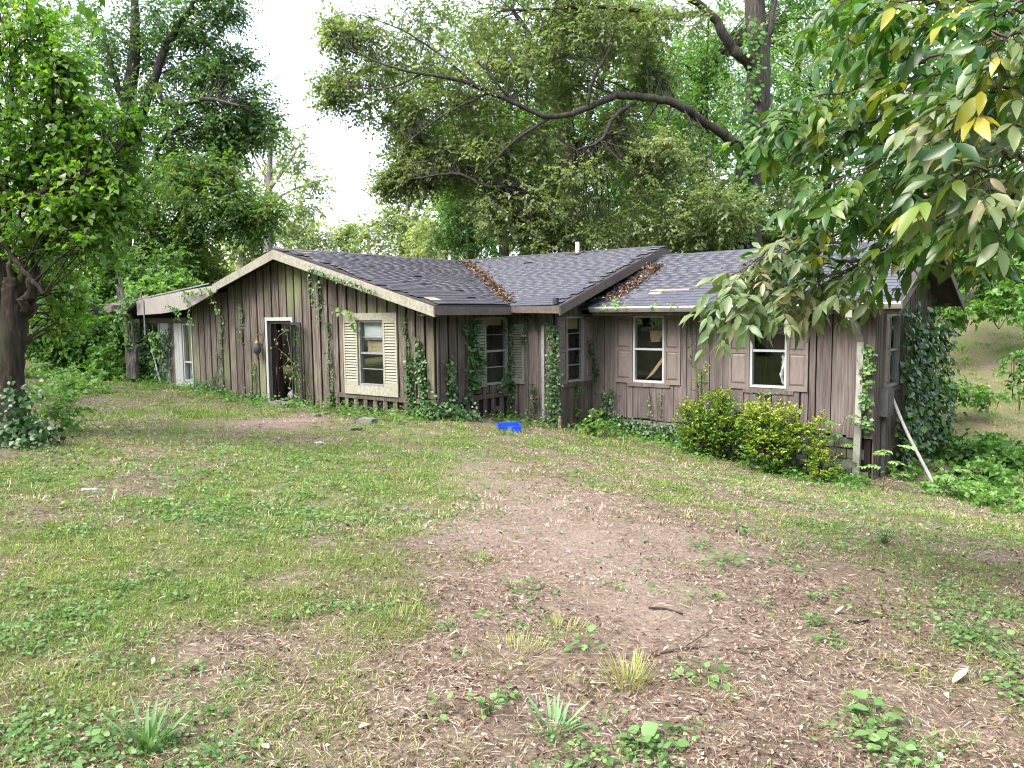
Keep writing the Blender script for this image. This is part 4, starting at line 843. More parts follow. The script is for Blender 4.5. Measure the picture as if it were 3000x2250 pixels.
tree('sparse_tree', 'thin half bare tree standing far off against the bright sky', [(785, 790, 62, .36), (788, 640, 62, .31), (790, 520, 62, .24), (795, 400, 62, .12), (800, 330, 62, .05)],
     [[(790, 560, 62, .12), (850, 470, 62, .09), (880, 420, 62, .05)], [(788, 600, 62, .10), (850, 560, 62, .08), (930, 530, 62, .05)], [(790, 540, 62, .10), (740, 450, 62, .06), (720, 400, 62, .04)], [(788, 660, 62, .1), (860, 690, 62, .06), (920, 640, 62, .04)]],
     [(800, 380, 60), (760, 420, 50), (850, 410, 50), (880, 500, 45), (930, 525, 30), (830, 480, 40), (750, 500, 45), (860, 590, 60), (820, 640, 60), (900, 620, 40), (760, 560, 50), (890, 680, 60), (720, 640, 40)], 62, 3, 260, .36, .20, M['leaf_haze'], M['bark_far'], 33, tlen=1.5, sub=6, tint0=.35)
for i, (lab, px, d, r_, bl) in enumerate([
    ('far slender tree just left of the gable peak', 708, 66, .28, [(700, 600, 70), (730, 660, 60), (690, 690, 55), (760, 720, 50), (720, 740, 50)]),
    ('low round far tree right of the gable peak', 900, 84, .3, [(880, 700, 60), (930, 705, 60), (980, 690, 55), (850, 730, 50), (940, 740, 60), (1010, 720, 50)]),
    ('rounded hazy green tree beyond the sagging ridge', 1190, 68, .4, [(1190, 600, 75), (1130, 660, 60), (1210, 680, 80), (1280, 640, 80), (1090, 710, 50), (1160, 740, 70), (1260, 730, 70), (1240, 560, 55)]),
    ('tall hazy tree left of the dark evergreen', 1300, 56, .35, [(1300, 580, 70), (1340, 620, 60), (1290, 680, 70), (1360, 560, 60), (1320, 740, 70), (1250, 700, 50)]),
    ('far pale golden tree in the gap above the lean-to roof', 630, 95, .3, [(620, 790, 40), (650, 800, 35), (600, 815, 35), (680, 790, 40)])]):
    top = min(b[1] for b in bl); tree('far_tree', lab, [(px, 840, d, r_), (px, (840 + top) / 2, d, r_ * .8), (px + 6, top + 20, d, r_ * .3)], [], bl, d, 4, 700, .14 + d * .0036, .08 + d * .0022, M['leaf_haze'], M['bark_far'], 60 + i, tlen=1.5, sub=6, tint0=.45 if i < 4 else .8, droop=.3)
# left understory
for i, (lab, px, d, r_, bl, lm, t0) in enumerate([
    ('pale green understory tree behind the leaning post', 300, 29, .14, [(200, 780, 100), (300, 740, 90), (390, 790, 80), (260, 850, 100), (350, 870, 80), (460, 760, 70), (150, 880, 90), (420, 850, 60)], 'leaf_woods', .55),
    ('grey green small tree above the fallen log', 520, 33, .12, [(500, 770, 70), (560, 750, 60), (480, 830, 60), (540, 820, 60), (590, 790, 50)], 'leaf_dark', .75),
    ('stout trunked maple low behind the left lawn', 285, 24, .30, [(170, 950, 70), (230, 960, 60), (130, 1000, 60), (300, 930, 70), (210, 1030, 45), (350, 960, 50)], 'leaf_kudzu', .35),
    ('green tree closing the view at the far left edge', 60, 27, .2, [(40, 880, 110), (110, 820, 110), (30, 740, 130), (-40, 950, 110), (120, 960, 70), (40, 1010, 60), (-60, 650, 150), (90, 640, 120)], 'leaf_woods', .45),
    ('tall wood edge tree behind the near left tree', 150, 38, .28, [(100, 250, 170), (180, 420, 150), (60, 480, 150), (200, 560, 120), (120, 100, 170), (0, 330, 160), (230, 680, 110), (40, 620, 120), (300, 620, 90)], 'leaf_green', .5)]):
    top = min(b[1] for b in bl)
    if i == 2: trk = [(282, 1090, d, .34), (284, 1040, d, .27), (286, 960, d, .2), (286, 900, d, .12)]
    else: trk = [(px, 1050, d, r_ * 1.2), (px, (1000 + top) / 2, d, r_), (px + 8, top + 30, d, r_ * .4)]
    tree('understory_tree', lab, trk, [], bl, d, 2.4, 1500, .10 + d * .0020, .062 + d * .0014, M[lm], M['bark_grey' if i == 2 else 'bark_dark'], 80 + i, tlen=.8, droop=.4, sub=7, tint0=t0)
# bare grey snag
tree('bare_sapling', 'leafless grey sapling behind the lean-to roof', [(538, 900, 30, .05), (530, 850, 30, .04), (522, 810, 30, .03), (505, 770, 30, .015)],
     [[(522, 810, 30, .02), (530, 775, 30, .01)], [(528, 840, 30, .02), (500, 800, 30, .012), (480, 780, 30, .006)], [(522, 815, 30, .02), (545, 790, 30, .01), (552, 760, 30, .005)]], [], 30, 1, 10, .1, .1, M['leaf_dark'], M['greywood'], 90)

# unseen woods added behind the viewpoint: mirrored in the panes and darkening the sides
def clearing():
    g = np.random.default_rng(77); sets, tw = [], []
    for an in np.linspace(52, 318, 46):
        an = math.radians(an + 3 * g.standard_normal()); r = g.uniform(19, 27); c0 = np.array([math.sin(an) * r, math.cos(an) * r, 0]); c0[2] = g1(c0[0], c0[1])
        h = g.uniform(11, 17); tw.append(tube(c0 + np.array([[0, 0, -.3], [.1, .1, h * .4], [.3 * g.standard_normal(), .2, h * .9]]), [.28, .2, .06], 7))
        for k in range(9):
            rr = g.uniform(1.5, 2.7); c = c0 + np.array([2.2 * g.standard_normal(), 2.2 * g.standard_normal(), 1.2 + (h - 2) * (k + .5) / 9])
            sets.append(sprays(g, c, np.array([rr, rr, rr * .7]), 16, 8, .42, .27, .35, 1.3, .45 + .12 * g.standard_normal())[0])
    o = link('woods', leaf_mesh('woods', sets, M['leaf_green']), None, 'unseen woods added round the clearing for shade and window reflections', 'woods', kind='stuff')
    link('trunk', quads_mesh('trunk', tw, M['bark_dark']), o, kind='stuff')
clearing()

# near left tree with big heart shaped leaves, a pollarded trunk and upright shoots
tree('basswood_tree', 'near dark trunked tree with upright shoots and big bright leaves at the left edge',
     [(30, 1300, 9.7, .20), (32, 1180, 9.7, .140), (34, 1050, 9.7, .130), (42, 930, 9.7, .148), (42, 850, 9.7, .13), (42, 815, 9.7, .11)],
     [[(8, 1290, 9.9, .17), (2, 1080, 9.9, .14), (-10, 850, 9.9, .12), (-25, 500, 9.9, .10), (-30, 100, 9.9, .08)],
      [(75, 900, 9.7, .10), (95, 850, 9.6, .07), (104, 700, 9.5, .035), (102, 520, 9.4, .028), (110, 330, 9.4, .015)], [(40, 850, 9.7, .06), (30, 700, 9.6, .04), (20, 480, 9.6, .03), (40, 200, 9.6, .02)],
      [(64, 830, 9.7, .05), (68, 745, 9.7, .04), (70, 710, 9.7, .03)], [(0, 700, 9.3, .03), (60, 780, 9.2, .035), (130, 862, 9.1, .02)],
      [(0, 605, 9.3, .035), (90, 575, 9.2, .03), (160, 548, 9.1, .025), (240, 520, 9.0, .02), (310, 480, 9.0, .014), (380, 400, 9.0, .008)],
      [(55, 640, 9.5, .03), (140, 420, 9.4, .02), (220, 300, 9.3, .012)], [(95, 960, 9.5, .02), (105, 945, 9.4, .015), (122, 935, 9.4, .006)]],
     [(60, 80, 110), (20, 230, 120), (120, 200, 90), (180, 300, 80), (60, 380, 110), (170, 420, 90), (240, 380, 70), (90, 520, 110), (200, 500, 90), (290, 480, 70), (350, 430, 60), (390, 360, 45), (260, 570, 80), (170, 620, 90), (60, 660, 90), (300, 640, 60), (200, 720, 60, 1.2), (130, 760, 60, 1.6), (250, 690, 60), (190, 860, 50, 2), (160, 940, 45, 2.5), (40, 760, 60, 2), (10, 520, 100), (320, 560, 55), (130, 110, 60), (190, 180, 45)],
     9.3, .8, 430, .085, .07, M['leaf_bright'], M['bark_dark'], 51, tlen=.42, droop=.4, sub=8, tint0=.42, nlf=8, subr=.36, tk=12)

# overhanging hickory branches, trunk out of frame at the right
def hickory():
    g = np.random.default_rng(61); bx, by = 4.3, 4.6; e = empty('hickory_tree', (bx, by, g1(bx, by)), 'hickory with large drooping compound leaves overhanging from the right edge', 'tree'); off = np.array([bx, by, g1(bx, by)])
    T = np.array([[bx, by, off[2] - .2], [bx + .05, by, 1.2], [bx - .05, by + .1, 3.0], [bx, by, 5.5]]) - off
    link('trunk', quads_mesh('trunk', [tube(smooth_path(T, 16), np.linspace(.22, .14, 16), 12, .08, 1)], M['bark_grey']), e)
    br = [[(3250, 420, 4.4), (3000, 540, 4.1), (2750, 660, 3.9), (2560, 790, 3.8), (2380, 860, 3.75), (2230, 890, 3.7), (2110, 930, 3.7)],
          [(3250, 60, 4.5), (2950, 120, 4.3), (2700, 210, 4.2), (2480, 290, 4.2), (2330, 330, 4.2), (2230, 390, 4.2)],
          [(3250, 230, 4.2), (2950, 330, 4.0), (2720, 440, 3.9), (2520, 520, 3.9), (2400, 580, 3.9)],
          [(3200, 600, 4.0), (2980, 650, 3.8), (2830, 720, 3.7), (2720, 770, 3.7), (2620, 820, 3.7)],
          [(3300, -60, 4.0), (3050, 0, 3.7), (2800, 30, 3.6), (2600, 20, 3.6), (2420, 20, 3.7)],
          [(3200, 300, 3.6), (3000, 280, 3.2), (2880, 300, 3.1), (2760, 330, 3.1)], [(3200, 480, 3.5), (3000, 480, 3.2), (2880, 520, 3.1), (2790, 540, 3.1)],
          [(2750, 660, 3.9), (2560, 640, 3.85), (2420, 690, 3.8), (2270, 760, 3.8), (2140, 840, 3.75)], [(3200, 120, 3.4), (3000, 120, 3.0), (2870, 150, 2.9)], [(3000, 540, 4.1), (2800, 620, 4.2), (2640, 600, 4.2), (2500, 640, 4.2)],
          [(2700, 210, 4.2), (2560, 160, 4.3), (2420, 130, 4.3)], [(2950, 330, 4.0), (2700, 330, 4.3), (2520, 400, 4.3), (2350, 450, 4.3)], [(3100, 640, 4.3), (2950, 760, 4.3), (2850, 800, 4.3)],
          [(2500, 740, 3.8), (2360, 760, 3.85), (2250, 820, 3.85), (2150, 870, 3.85)],
          [(3100, 200, 4.6), (2900, 230, 4.6), (2700, 280, 4.7), (2550, 340, 4.7), (2420, 400, 4.7)], [(3100, 400, 4.6), (2900, 420, 4.6), (2700, 520, 4.6), (2560, 560, 4.6)], [(3100, 540, 4.6), (2900, 580, 4.6), (2720, 620, 4.6)],
          [(3150, 20, 4.3), (2950, 40, 4.3), (2750, 90, 4.3), (2600, 100, 4.3), (2500, 60, 4.3)], [(3150, 130, 3.9), (2950, 210, 3.8), (2800, 240, 3.8), (2660, 260, 3.8)], [(3150, 380, 3.9), (2980, 400, 3.7), (2820, 430, 3.6), (2680, 470, 3.6)], [(3120, 560, 3.5), (2960, 590, 3.4), (2830, 640, 3.4)], [(3150, 60, 3.3), (3020, 60, 3.1), (2900, 70, 3.1)], [(3100, -40, 5.0), (2850, -20, 5.0), (2600, -10, 5.0), (2450, 0, 5.0)], [(3100, 100, 5.2), (2850, 130, 5.2), (2650, 170, 5.2), (2500, 220, 5.2)], [(2560, 790, 4.6), (2420, 800, 4.8), (2300, 850, 4.9), (2200, 940, 4.9)], [(2650, 740, 4.4), (2480, 820, 4.6), (2400, 880, 4.7)], [(2600, 700, 4.4), (2400, 720, 4.7), (2260, 780, 4.8), (2170, 800, 4.8)]]
    tw, sets, setp = [], [], []
    for bi, b in enumerate(br):
        lift = 115 if bi in (3, 12) else 36 if bi in (0, 7, 9, 13) else 26; st = 1.3 if lift > 30 else 1.12; b = [(x, y - lift, d * (1 + (st - 1) * min(1, max(0, (3050 - x) / 700)))) for x, y, d in b]
        P = smooth_path([at(*p) for p in b], 30) - off; P += .012 * g.standard_normal(P.shape); r = np.linspace(.011, .003, 30); tw.append(tube(P, r, 6))
        Ln = np.linalg.norm(P[-1] - P[0]); nl = int(Ln / .027)
        for k in range(nl):
            t = (k + g.random()) / nl
            if t < .12: continue
            i = min(28, int(t * 29)); p = P[i]; D = norm(P[i + 1] - P[i])
            sd = norm(np.cross(D, [0, 0, 1])) * (1 if k % 2 else -1)
            dr = norm(D * .55 + sd * g.uniform(.2, 1.0) + np.array([0, 0, g.uniform(-.75, .25)]) + .2 * g.standard_normal(3)); rl = g.uniform(.14, .30)
            q = np.linspace(0, 1, 5); rach = p + dr * rl * q[:, None] - np.array([0, 0, 1]) * (.06 * q ** 2)[:, None]
            tw.append(tube(rach, np.linspace(.0022, .0012, 5), 3))
            side = norm(np.cross(dr, np.array([0, 0, 1.0])))
            nlf = 5 if g.random() < .6 else 7; bp, bd, sz = [], [], []
            for j in range((nlf - 1) // 2):
                u = .45 + .5 * (j / max(1, (nlf - 1) // 2 - 1)); pp = p + dr * rl * u - np.array([0, 0, .06 * u * u])
                for s_ in (-1, 1): bp.append(pp); bd.append(dr * .55 + side * s_ * .85 + np.array([0, 0, g.uniform(-.55, -.1)])); sz.append(.62 + .25 * u)
            bp.append(rach[-1]); bd.append(dr + np.array([0, 0, -.45])); sz.append(1.0)
            n_ = len(bp); L = np.array(sz) * g.uniform(.10, .155) * g.uniform(.85, 1.15, n_)
            NN = np.array([0, -.25, 1.0]) + .45 * g.standard_normal((n_, 3)); yell = g.random()
            tint = .36 + .20 * g.standard_normal() + .08 * g.standard_normal(n_) + (.45 if yell < (.05 if bi not in (3, 12) else .25) else 0)
            pale = bi in (0, 7, 13, 24, 25, 26) and t > .5 or bi in (5, 6, 8) and g.random() < .65
            (setp if pale else sets).append(leaves(np.array(bp), np.array(bd) + .12 * g.standard_normal((n_, 3)), NN, L, L * g.uniform(.34, .42), tint - (.0 if not pale else -.05), True, curve=g.uniform(.12, .45), fold=.16))
    bz = np.array([bx, by, 3.2]) - off
    for b in [x for x in br if x[0][0] >= 3100]:
        p = at(*b[0]) - off; tw.append(tube(smooth_path([bz + [0, 0, (p[2] - bz[2]) * .5], (bz + p) / 2 + [0, 0, .1], p], 8), np.linspace(.05, .011, 8), 6))
    link('branch', quads_mesh('branch', tw, M['twig']), e)
    link('crown', leaf_mesh('crown', sets, M['leaf_hick']), e); link('crown', leaf_mesh('crown', setp, M['leaf_hickpale']), e, label='sage green pale leaf tips of the hickory')
hickory()

# ------------------------------------------------------------------ climbers on the house and elsewhere
def climber(label, paths, n, L, mat, seed, spread=.10, out=.05, nrm=(0, -1, 0), name='ivy', cat='ivy', stem=.006, hang=.5, tint0=.45, smat='twig', base=None):
    """stems along world polylines with leaves facing outwards"""
    g = np.random.default_rng(seed); P0 = np.array(paths[0][0]) if base is None else np.array(base)
    e = empty(name, P0, label, cat); tw, sets = [], []; nr = np.array(nrm, float)
    if mat == 'leaf_ivy' and seed != 22: n = int(n * 1.7); L = L * .82
    Lt = [np.linalg.norm(np.diff(np.array(p), axis=0), axis=1).sum() for p in paths]; tot = sum(Lt)
    for p, l in zip(paths, Lt):
        q = smooth_path(np.array(p), max(6, int(l / .12))) - P0; q += .012 * g.standard_normal(q.shape); tw.append(tube(q, np.linspace(stem, stem * .5, len(q)), 4))
        k = max(3, int(n * l / tot)); i = g.integers(0, len(q) - 1, k); u = g.random((k, 1)); c = q[i] * (1 - u) + q[i + 1] * u
        tan = norm(np.cross(nr, [0, 0, 1])); c = c + tan * (spread * g.standard_normal((k, 1))) + np.array([0, 0, 1]) * spread * .6 * g.standard_normal((k, 1)) + nr * np.abs(out * g.standard_normal((k, 1))) + nr * .015
        D = norm(tan * g.standard_normal((k, 1)) * .7 + np.array([0, 0, -hang]) + nr * .3 + .35 * g.standard_normal((k, 3))); NN = norm(nr * 1.0 + np.array([0, 0, .6]) + .45 * g.standard_normal((k, 3)))
        LL = L * g.uniform(.6, 1.3, k); sets.append(leaves(c, D, NN, LL, LL * .85, tint0 + .18 * g.standard_normal(k), True, .18, .12))
    link('stem', quads_mesh('stem', tw, M[smat]), e); link('leaves', leaf_mesh('leaves', sets, M[mat]), e); return e
NB, NA = -V, U                                       # outward normals of the front walls and of the side walls
def fb(a, z, b=11.0): return hw(a, b, z)
def fa(b, z, a=-10.80): return hw(a, b, z)
def gwall(a, b): p = hw(a, b, 0); return hw(a, b, g1(p[0], p[1]) - CAMZ)
climber('ivy column climbing the boards right of the cream shuttered window', [[fb(-11.50, -2.15), fb(-11.46, -1.7), fb(-11.52, -1.2), fb(-11.45, -.75)], [fb(-11.40, -2.1), fb(-11.50, -1.6), fb(-11.47, -1.1)]], 190, .075, 'leaf_ivy', 1, .05, nrm=NB)
climber('taller ivy column beside the front corner board', [[fb(-11.1, -2.15), fb(-11.14, -1.5), fb(-11.22, -1.0), fb(-11.25, -.4)], [fb(-11.0, -2.0), fb(-11.1, -1.3), fb(-11.2, -.8)]], 210, .08, 'leaf_ivy', 2, .055, nrm=NB)
climber('thin dark ivy strand high on the boards right of the cream window', [[fb(-11.60, .0), fb(-11.56, -.5), fb(-11.50, -.95)]], 60, .05, 'leaf_ivy', 3, .025, nrm=NB, tint0=.2)
climber('bushy ivy heap at the foot of the gable corner', [[fb(-11.2, -2.15, 10.9), fb(-10.9, -1.9, 10.85), fb(-10.6, -2.0, 11.3), fb(-10.6, -2.1, 11.9)], [fb(-11.0, -2.1, 10.8), fb(-10.75, -1.8, 11.0), fb(-10.65, -1.95, 11.6)]], 420, .09, 'leaf_ivy', 4, .17, .12, nrm=norm(NB + NA), tint0=.4)
climber('ivy trailing along the right slope rake board', [[hw(-14.0, 10.52, 1.02), hw(-13.3, 10.52, .84), hw(-12.6, 10.52, .66), hw(-11.9, 10.52, .48)], [hw(-14.0, 10.52, 1.0), hw(-14.05, 10.55, .6), hw(-14.0, 10.6, .25)], [hw(-13.9, 10.5, .6), hw(-13.6, 10.5, .75)]], 170, .065, 'leaf_ivy', 5, .035, .03, nrm=NB, tint0=.6)
climber('few large vine leaves hanging over the cream window surround', [[hw(-13.95, 10.7, .3), hw(-13.5, 10.9, .15), hw(-13.1, 10.92, -.05), hw(-12.95, 10.95, -.3)]], 12, .15, 'leaf_kudzu', 6, .10, nrm=NB, tint0=.6)
climber('wispy ivy strand between the storm door and the cream window', [[fb(-14.0, -2.0), fb(-13.98, -1.3), fb(-14.02, -.7), fb(-14.05, -.1)]], 110, .055, 'leaf_ivy', 7, .035, nrm=NB)
climber('thin ivy strand near the top of the gable boards', [[fb(-14.35, -.1), fb(-14.32, .35), fb(-14.34, .75)]], 60, .06, 'leaf_ivy', 8, .03, nrm=NB)
climber('ivy covering the dark sliding door bay', [[fb(-22.5, -1.9), fb(-22.4, -1.2), fb(-22.5, -.4)], [fb(-22.2, -1.9), fb(-22.1, -1.0), fb(-22.2, -.3)], [fb(-21.9, -1.9), fb(-21.8, -1.2), fb(-21.95, -.5)], [fb(-22.7, -1.9), fb(-22.8, -1.1), fb(-22.7, -.2)], [fb(-21.5, -1.8), fb(-21.2, -1.0), fb(-21.1, -.3)]], 900, .10, 'leaf_ivy', 9, .15, .08, nrm=NB, tint0=.45)
climber('vines wrapped round the leaning grey post and roof corner', [[hw(-22.8, 10.45, -1.7), hw(-22.9, 10.4, -1.0), hw(-22.8, 10.4, -.3), hw(-22.6, 10.45, .2)], [hw(-22.9, 10.5, .1), hw(-22.3, 10.5, .45), hw(-21.8, 10.5, .5)], [hw(-22.4, 10.5, .3), hw(-22.3, 10.5, -.3), hw(-22.35, 10.5, -.8)]], 260, .10, 'leaf_kudzu', 27, .12, .08, nrm=NB, tint0=.5)
climber('large bright vine leaves in front of the white sliding door', [[fb(-21.6, -.3, 10.9), fb(-21.35, -.7, 10.85), fb(-21.45, -1.1, 10.85)]], 34, .17, 'leaf_kudzu', 10, .14, nrm=NB, tint0=.6)
climber('ivy dangling under the sagging pinkish fascia', [[hw(-19.3, 10.5, .6), hw(-19.0, 10.5, .35), hw(-18.95, 10.5, .0), hw(-18.93, 10.5, -.12)], [hw(-20.1, 10.5, .3), hw(-19.6, 10.5, .2), hw(-19.55, 10.5, -.1)], [hw(-18.0, 10.5, .75), hw(-17.8, 10.5, .4), hw(-17.65, 10.5, .05)], [hw(-19.2, 10.5, .65), hw(-18.7, 10.5, .62), hw(-18.2, 10.5, .72)]], 200, .075, 'leaf_kudzu', 11, .05, .03, nrm=NB, tint0=.5)
climber('ivy strands on the boards left of the lantern', [[fb(-18.4, -1.95), fb(-18.45, -1.3), fb(-18.4, -.6), fb(-18.3, .1)], [fb(-17.5, -.6), fb(-17.45, -.1), fb(-17.4, .3)], [fb(-18.9, -1.95), fb(-18.85, -1.4)], [fb(-17.0, -2.0), fb(-16.95, -1.5), fb(-16.98, -1.1)]], 190, .07, 'leaf_ivy', 12, .05, nrm=NB, tint0=.55)
climber('ivy fringe along the foot of the gable boards', [[gwall(-19.8, 10.95) + [0, 0, .05], gwall(-19.2, 10.95) + [0, 0, .15], gwall(-18.3, 10.95) + [0, 0, .08], gwall(-17.2, 10.95) + [0, 0, .1], gwall(-16.5, 10.95) + [0, 0, .05]]], 190, .075, 'leaf_ivy', 13, .13, .05, nrm=NB)
climber('ivy over the left shutter of the shaded side window', [[fa(11.95, -1.7), fa(12.0, -1.1), fa(12.05, -.5), fa(12.15, -.1)], [fa(11.8, -.2), fa(12.1, -.6), fa(12.2, -1.0)], [fa(12.2, -1.5), fa(12.15, -1.0), fa(12.0, -.7)], [fa(11.35, -2), fa(11.4, -1.4), fa(11.32, -.8)]], 300, .10, 'leaf_ivy', 14, .09, .06, nrm=NA, tint0=.38)
climber('ivy round the right edge of the shaded side window', [[fa(13.3, -2.2), fa(13.28, -1.5), fa(13.3, -.8), fa(13.3, .0)], [fa(12.9, -1.6), fa(13.1, -1.4), fa(13.3, -1.5)]], 170, .075, 'leaf_ivy', 15, .06, .05, nrm=norm(NA + NB), tint0=.3)
climber('ivy trailing on the shutter boards of the inner corner', [[hw(-10.36, 13.28, .0), hw(-10.34, 13.28, -.3), hw(-10.38, 13.28, -.6)], [hw(-10.1, 13.28, .0), hw(-10.05, 13.28, -.25)], [hw(-10.3, 13.28, -2.3), hw(-10.05, 13.28, -1.8), hw(-10.15, 13.28, -1.5)]], 90, .07, 'leaf_ivy', 16, .05, nrm=NB, tint0=.3)
climber('ivy up the corner post beside the grey conduit', [[hw(-9.72, 13.27, -2.3), hw(-9.75, 13.27, -1.6), hw(-9.70, 13.27, -.9), hw(-9.74, 13.27, -.1)], [hw(-9.63, 13.35, -2.3), hw(-9.62, 13.33, -1.2), hw(-9.64, 13.35, -.2)]], 330, .075, 'leaf_ivy', 17, .06, .05, nrm=norm(NA + NB), tint0=.5)
climber('ivy hanging under the inner corner window sill', [[hw(-9.60, 14.05, -2.2), hw(-9.60, 14.0, -1.9), hw(-9.58, 14.1, -1.5)], [hw(-9.58, 14.5, -.5), hw(-9.58, 14.55, -.9)], [hw(-9.58, 14.75, -1.0), hw(-9.58, 14.72, -1.5)]], 100, .075, 'leaf_ivy', 18, .05, nrm=NA, tint0=.35)
climber('ivy creeping along the block foundation', [[hw(-9.4, 14.70, -2.3), hw(-8.9, 14.70, -2.3), hw(-8.3, 14.70, -2.35), hw(-7.6, 14.70, -2.4)], [hw(-9.2, 14.68, -2.25), hw(-9.15, 14.70, -1.9), hw(-9.2, 14.70, -1.7)], [hw(-8.6, 14.66, -2.5), hw(-7.9, 14.66, -2.55), hw(-7.2, 14.66, -2.6)]], 380, .085, 'leaf_ivy', 19, .10, .06, nrm=NB, tint0=.3)
climber('thin ivy strands on the right wing boards between the windows', [[hw(-8.15, 14.74, -1.75), hw(-8.16, 14.74, -2.2)], [hw(-7.9, 14.74, -1.7), hw(-7.9, 14.74, -2.2)], [hw(-7.25, 14.74, -.2), hw(-7.2, 14.74, -.5), hw(-7.24, 14.74, -1.0)], [hw(-6.9, 14.74, -.1), hw(-6.85, 14.74, -.35)]], 70, .05, 'leaf_ivy', 20, .03, nrm=NB, tint0=.3)
climber('vine up the corner boards beside the white downspout', [[hw(-3.80, 14.70, -2.1), hw(-3.84, 14.70, -1.5), hw(-3.80, 14.70, -1.0), hw(-3.82, 14.72, -.6)]], 130, .085, 'leaf_ivy', 21, .05, .05, nrm=NB, tint0=.8)
climber('thick creeper hanging over the shaded right end wall', [[hw(-3.66, 16.4 + .5 * k, -3.1 + .03 * k), hw(-3.64, 16.3 + .52 * k, -2.2), hw(-3.66, 16.5 + .5 * k, -1.2), hw(-3.66, 16.45 + .5 * k, -.2 if k % 2 else .1)] for k in range(7)] + [[hw(-3.6, 19.65, -3.2), hw(-3.5, 19.7, -1.8), hw(-3.55, 19.7, -.3)]], 1700, .14, 'leaf_ivy', 22, .15, .12, nrm=NA, tint0=.45)
climber('ivy round the foot of the near left tree', [[at(-20, 1300, 9.5), at(40, 1280, 9.3), at(110, 1270, 9.4), at(170, 1275, 9.5)], [at(60, 1290, 9.3), at(70, 1200, 9.4), at(60, 1130, 9.4)], [at(-10, 1310, 9.2), at(60, 1300, 9.1), at(120, 1300, 9.2)], [at(20, 1240, 9.3), at(80, 1250, 9.3), at(100, 1260, 9.4)]], 420, .085, 'leaf_ivy', 23, .14, .10, nrm=(0, -1, 0), tint0=.25)
climber('ivy clinging to the big oak trunk behind the roof', [[at(2180, 700, 24.5), at(2185, 600, 24.5), at(2170, 500, 24.5), at(2190, 400, 24.5), at(2200, 280, 24.6), at(2205, 150, 24.6), at(2200, 60, 24.6)], [at(2215, 640, 24.5), at(2200, 560, 24.5), at(2210, 330, 24.5)], [at(2165, 800, 24.5), at(2170, 650, 24.5), at(2160, 560, 24.5)]], 700, .15, 'leaf_kudzu', 24, .16, .15, nrm=(0, -1, 0), tint0=.35)
climber('dead vine tangle hooked over the open storm door', [[hw(-15.1, 10.85, -2.0), hw(-15.2, 10.8, -1.2), hw(-15.3, 10.8, -.5), hw(-15.45, 10.8, -.2)], [hw(-14.85, 10.9, -2.05), hw(-14.95, 10.85, -1.5), hw(-15.2, 10.8, -1.0), hw(-15.5, 10.75, -1.15)], [hw(-15.0, 10.9, -1.9), hw(-15.25, 10.75, -1.6), hw(-15.1, 10.8, -1.1), hw(-15.55, 10.7, -.7)], [hw(-14.7, 10.95, -2.05), hw(-14.95, 10.9, -1.3), hw(-15.15, 10.8, -.9)], [hw(-15.3, 10.8, -.3), hw(-15.55, 10.7, -.45), hw(-15.7, 10.7, -.7)]], 70, .06, 'leaf_kudzu', 25, .07, .05, nrm=NB, stem=.008, smat='deadvine', tint0=.5)
climber('weedy vine sprigs growing out of the white gutter', [[hw(-8.5, 14.15, .12), hw(-8.45, 14.12, .25)], [hw(-7.75, 14.15, .13), hw(-7.72, 14.14, .26)], [hw(-7.35, 14.15, .1), hw(-7.3, 14.12, .2)], [hw(-9.0, 14.1, .05), hw(-8.7, 14.3, .3), hw(-8.6, 14.1, .1)]], 40, .07, 'leaf_kudzu', 26, .06, nrm=NB, tint0=.8)

# ------------------------------------------------------------------ shrubs and leafy plants
def shrub(name, label, base, blobs, n, L, W, mat, seed, tlen=.16, cat='shrub', stems=7, droop=-.25, tint0=.45, toptint=0.0, smat='twig', nlf=8, group=None):
    """blobs: (offset xyz, radius xyz) around the base"""
    g = np.random.default_rng(seed); e = empty(name, base, label, cat, group); sets, tw = [], []
    if name == 'golden_shrub': blobs = [(np.array(c) * 1.1, np.array(r) * 1.12) for c, r in blobs]
    vol = sum(r[0] * r[2] for _, r in blobs)
    for c, r in blobs:
        c = np.array(c, float); r = np.array(r, float); k = max(4, int(n * r[0] * r[2] / vol / nlf))
        ls, B, E_ = sprays(g, c, r, k, nlf, L, W, droop, tlen, 0, up=.7)
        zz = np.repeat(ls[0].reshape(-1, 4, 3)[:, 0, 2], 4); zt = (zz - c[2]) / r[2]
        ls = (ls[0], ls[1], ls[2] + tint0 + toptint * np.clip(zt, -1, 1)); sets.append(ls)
        for q in range(0, len(B), 4): tw.append(tube(np.array([c * [1, 1, .2], (B[q] + c) / 2, E_[q]]), [.006, .004, .002], 3))
        tw.append(tube(smooth_path([np.array([c[0] * .3, c[1] * .3, -.1]), c * [.8, .8, .5], c], 6), np.linspace(.012, .006, 6), 4))
    link('stem', quads_mesh('stem', tw, M[smat]), e); link('foliage', leaf_mesh('foliage', sets, M[mat]), e); return e
def gpt(a, b): p = hw(a, b, 0); return np.array([p[0], p[1], g1(p[0], p[1])])
def ho(da, db, dz): return tuple(U * da + V * db + np.array([0, 0, dz]))
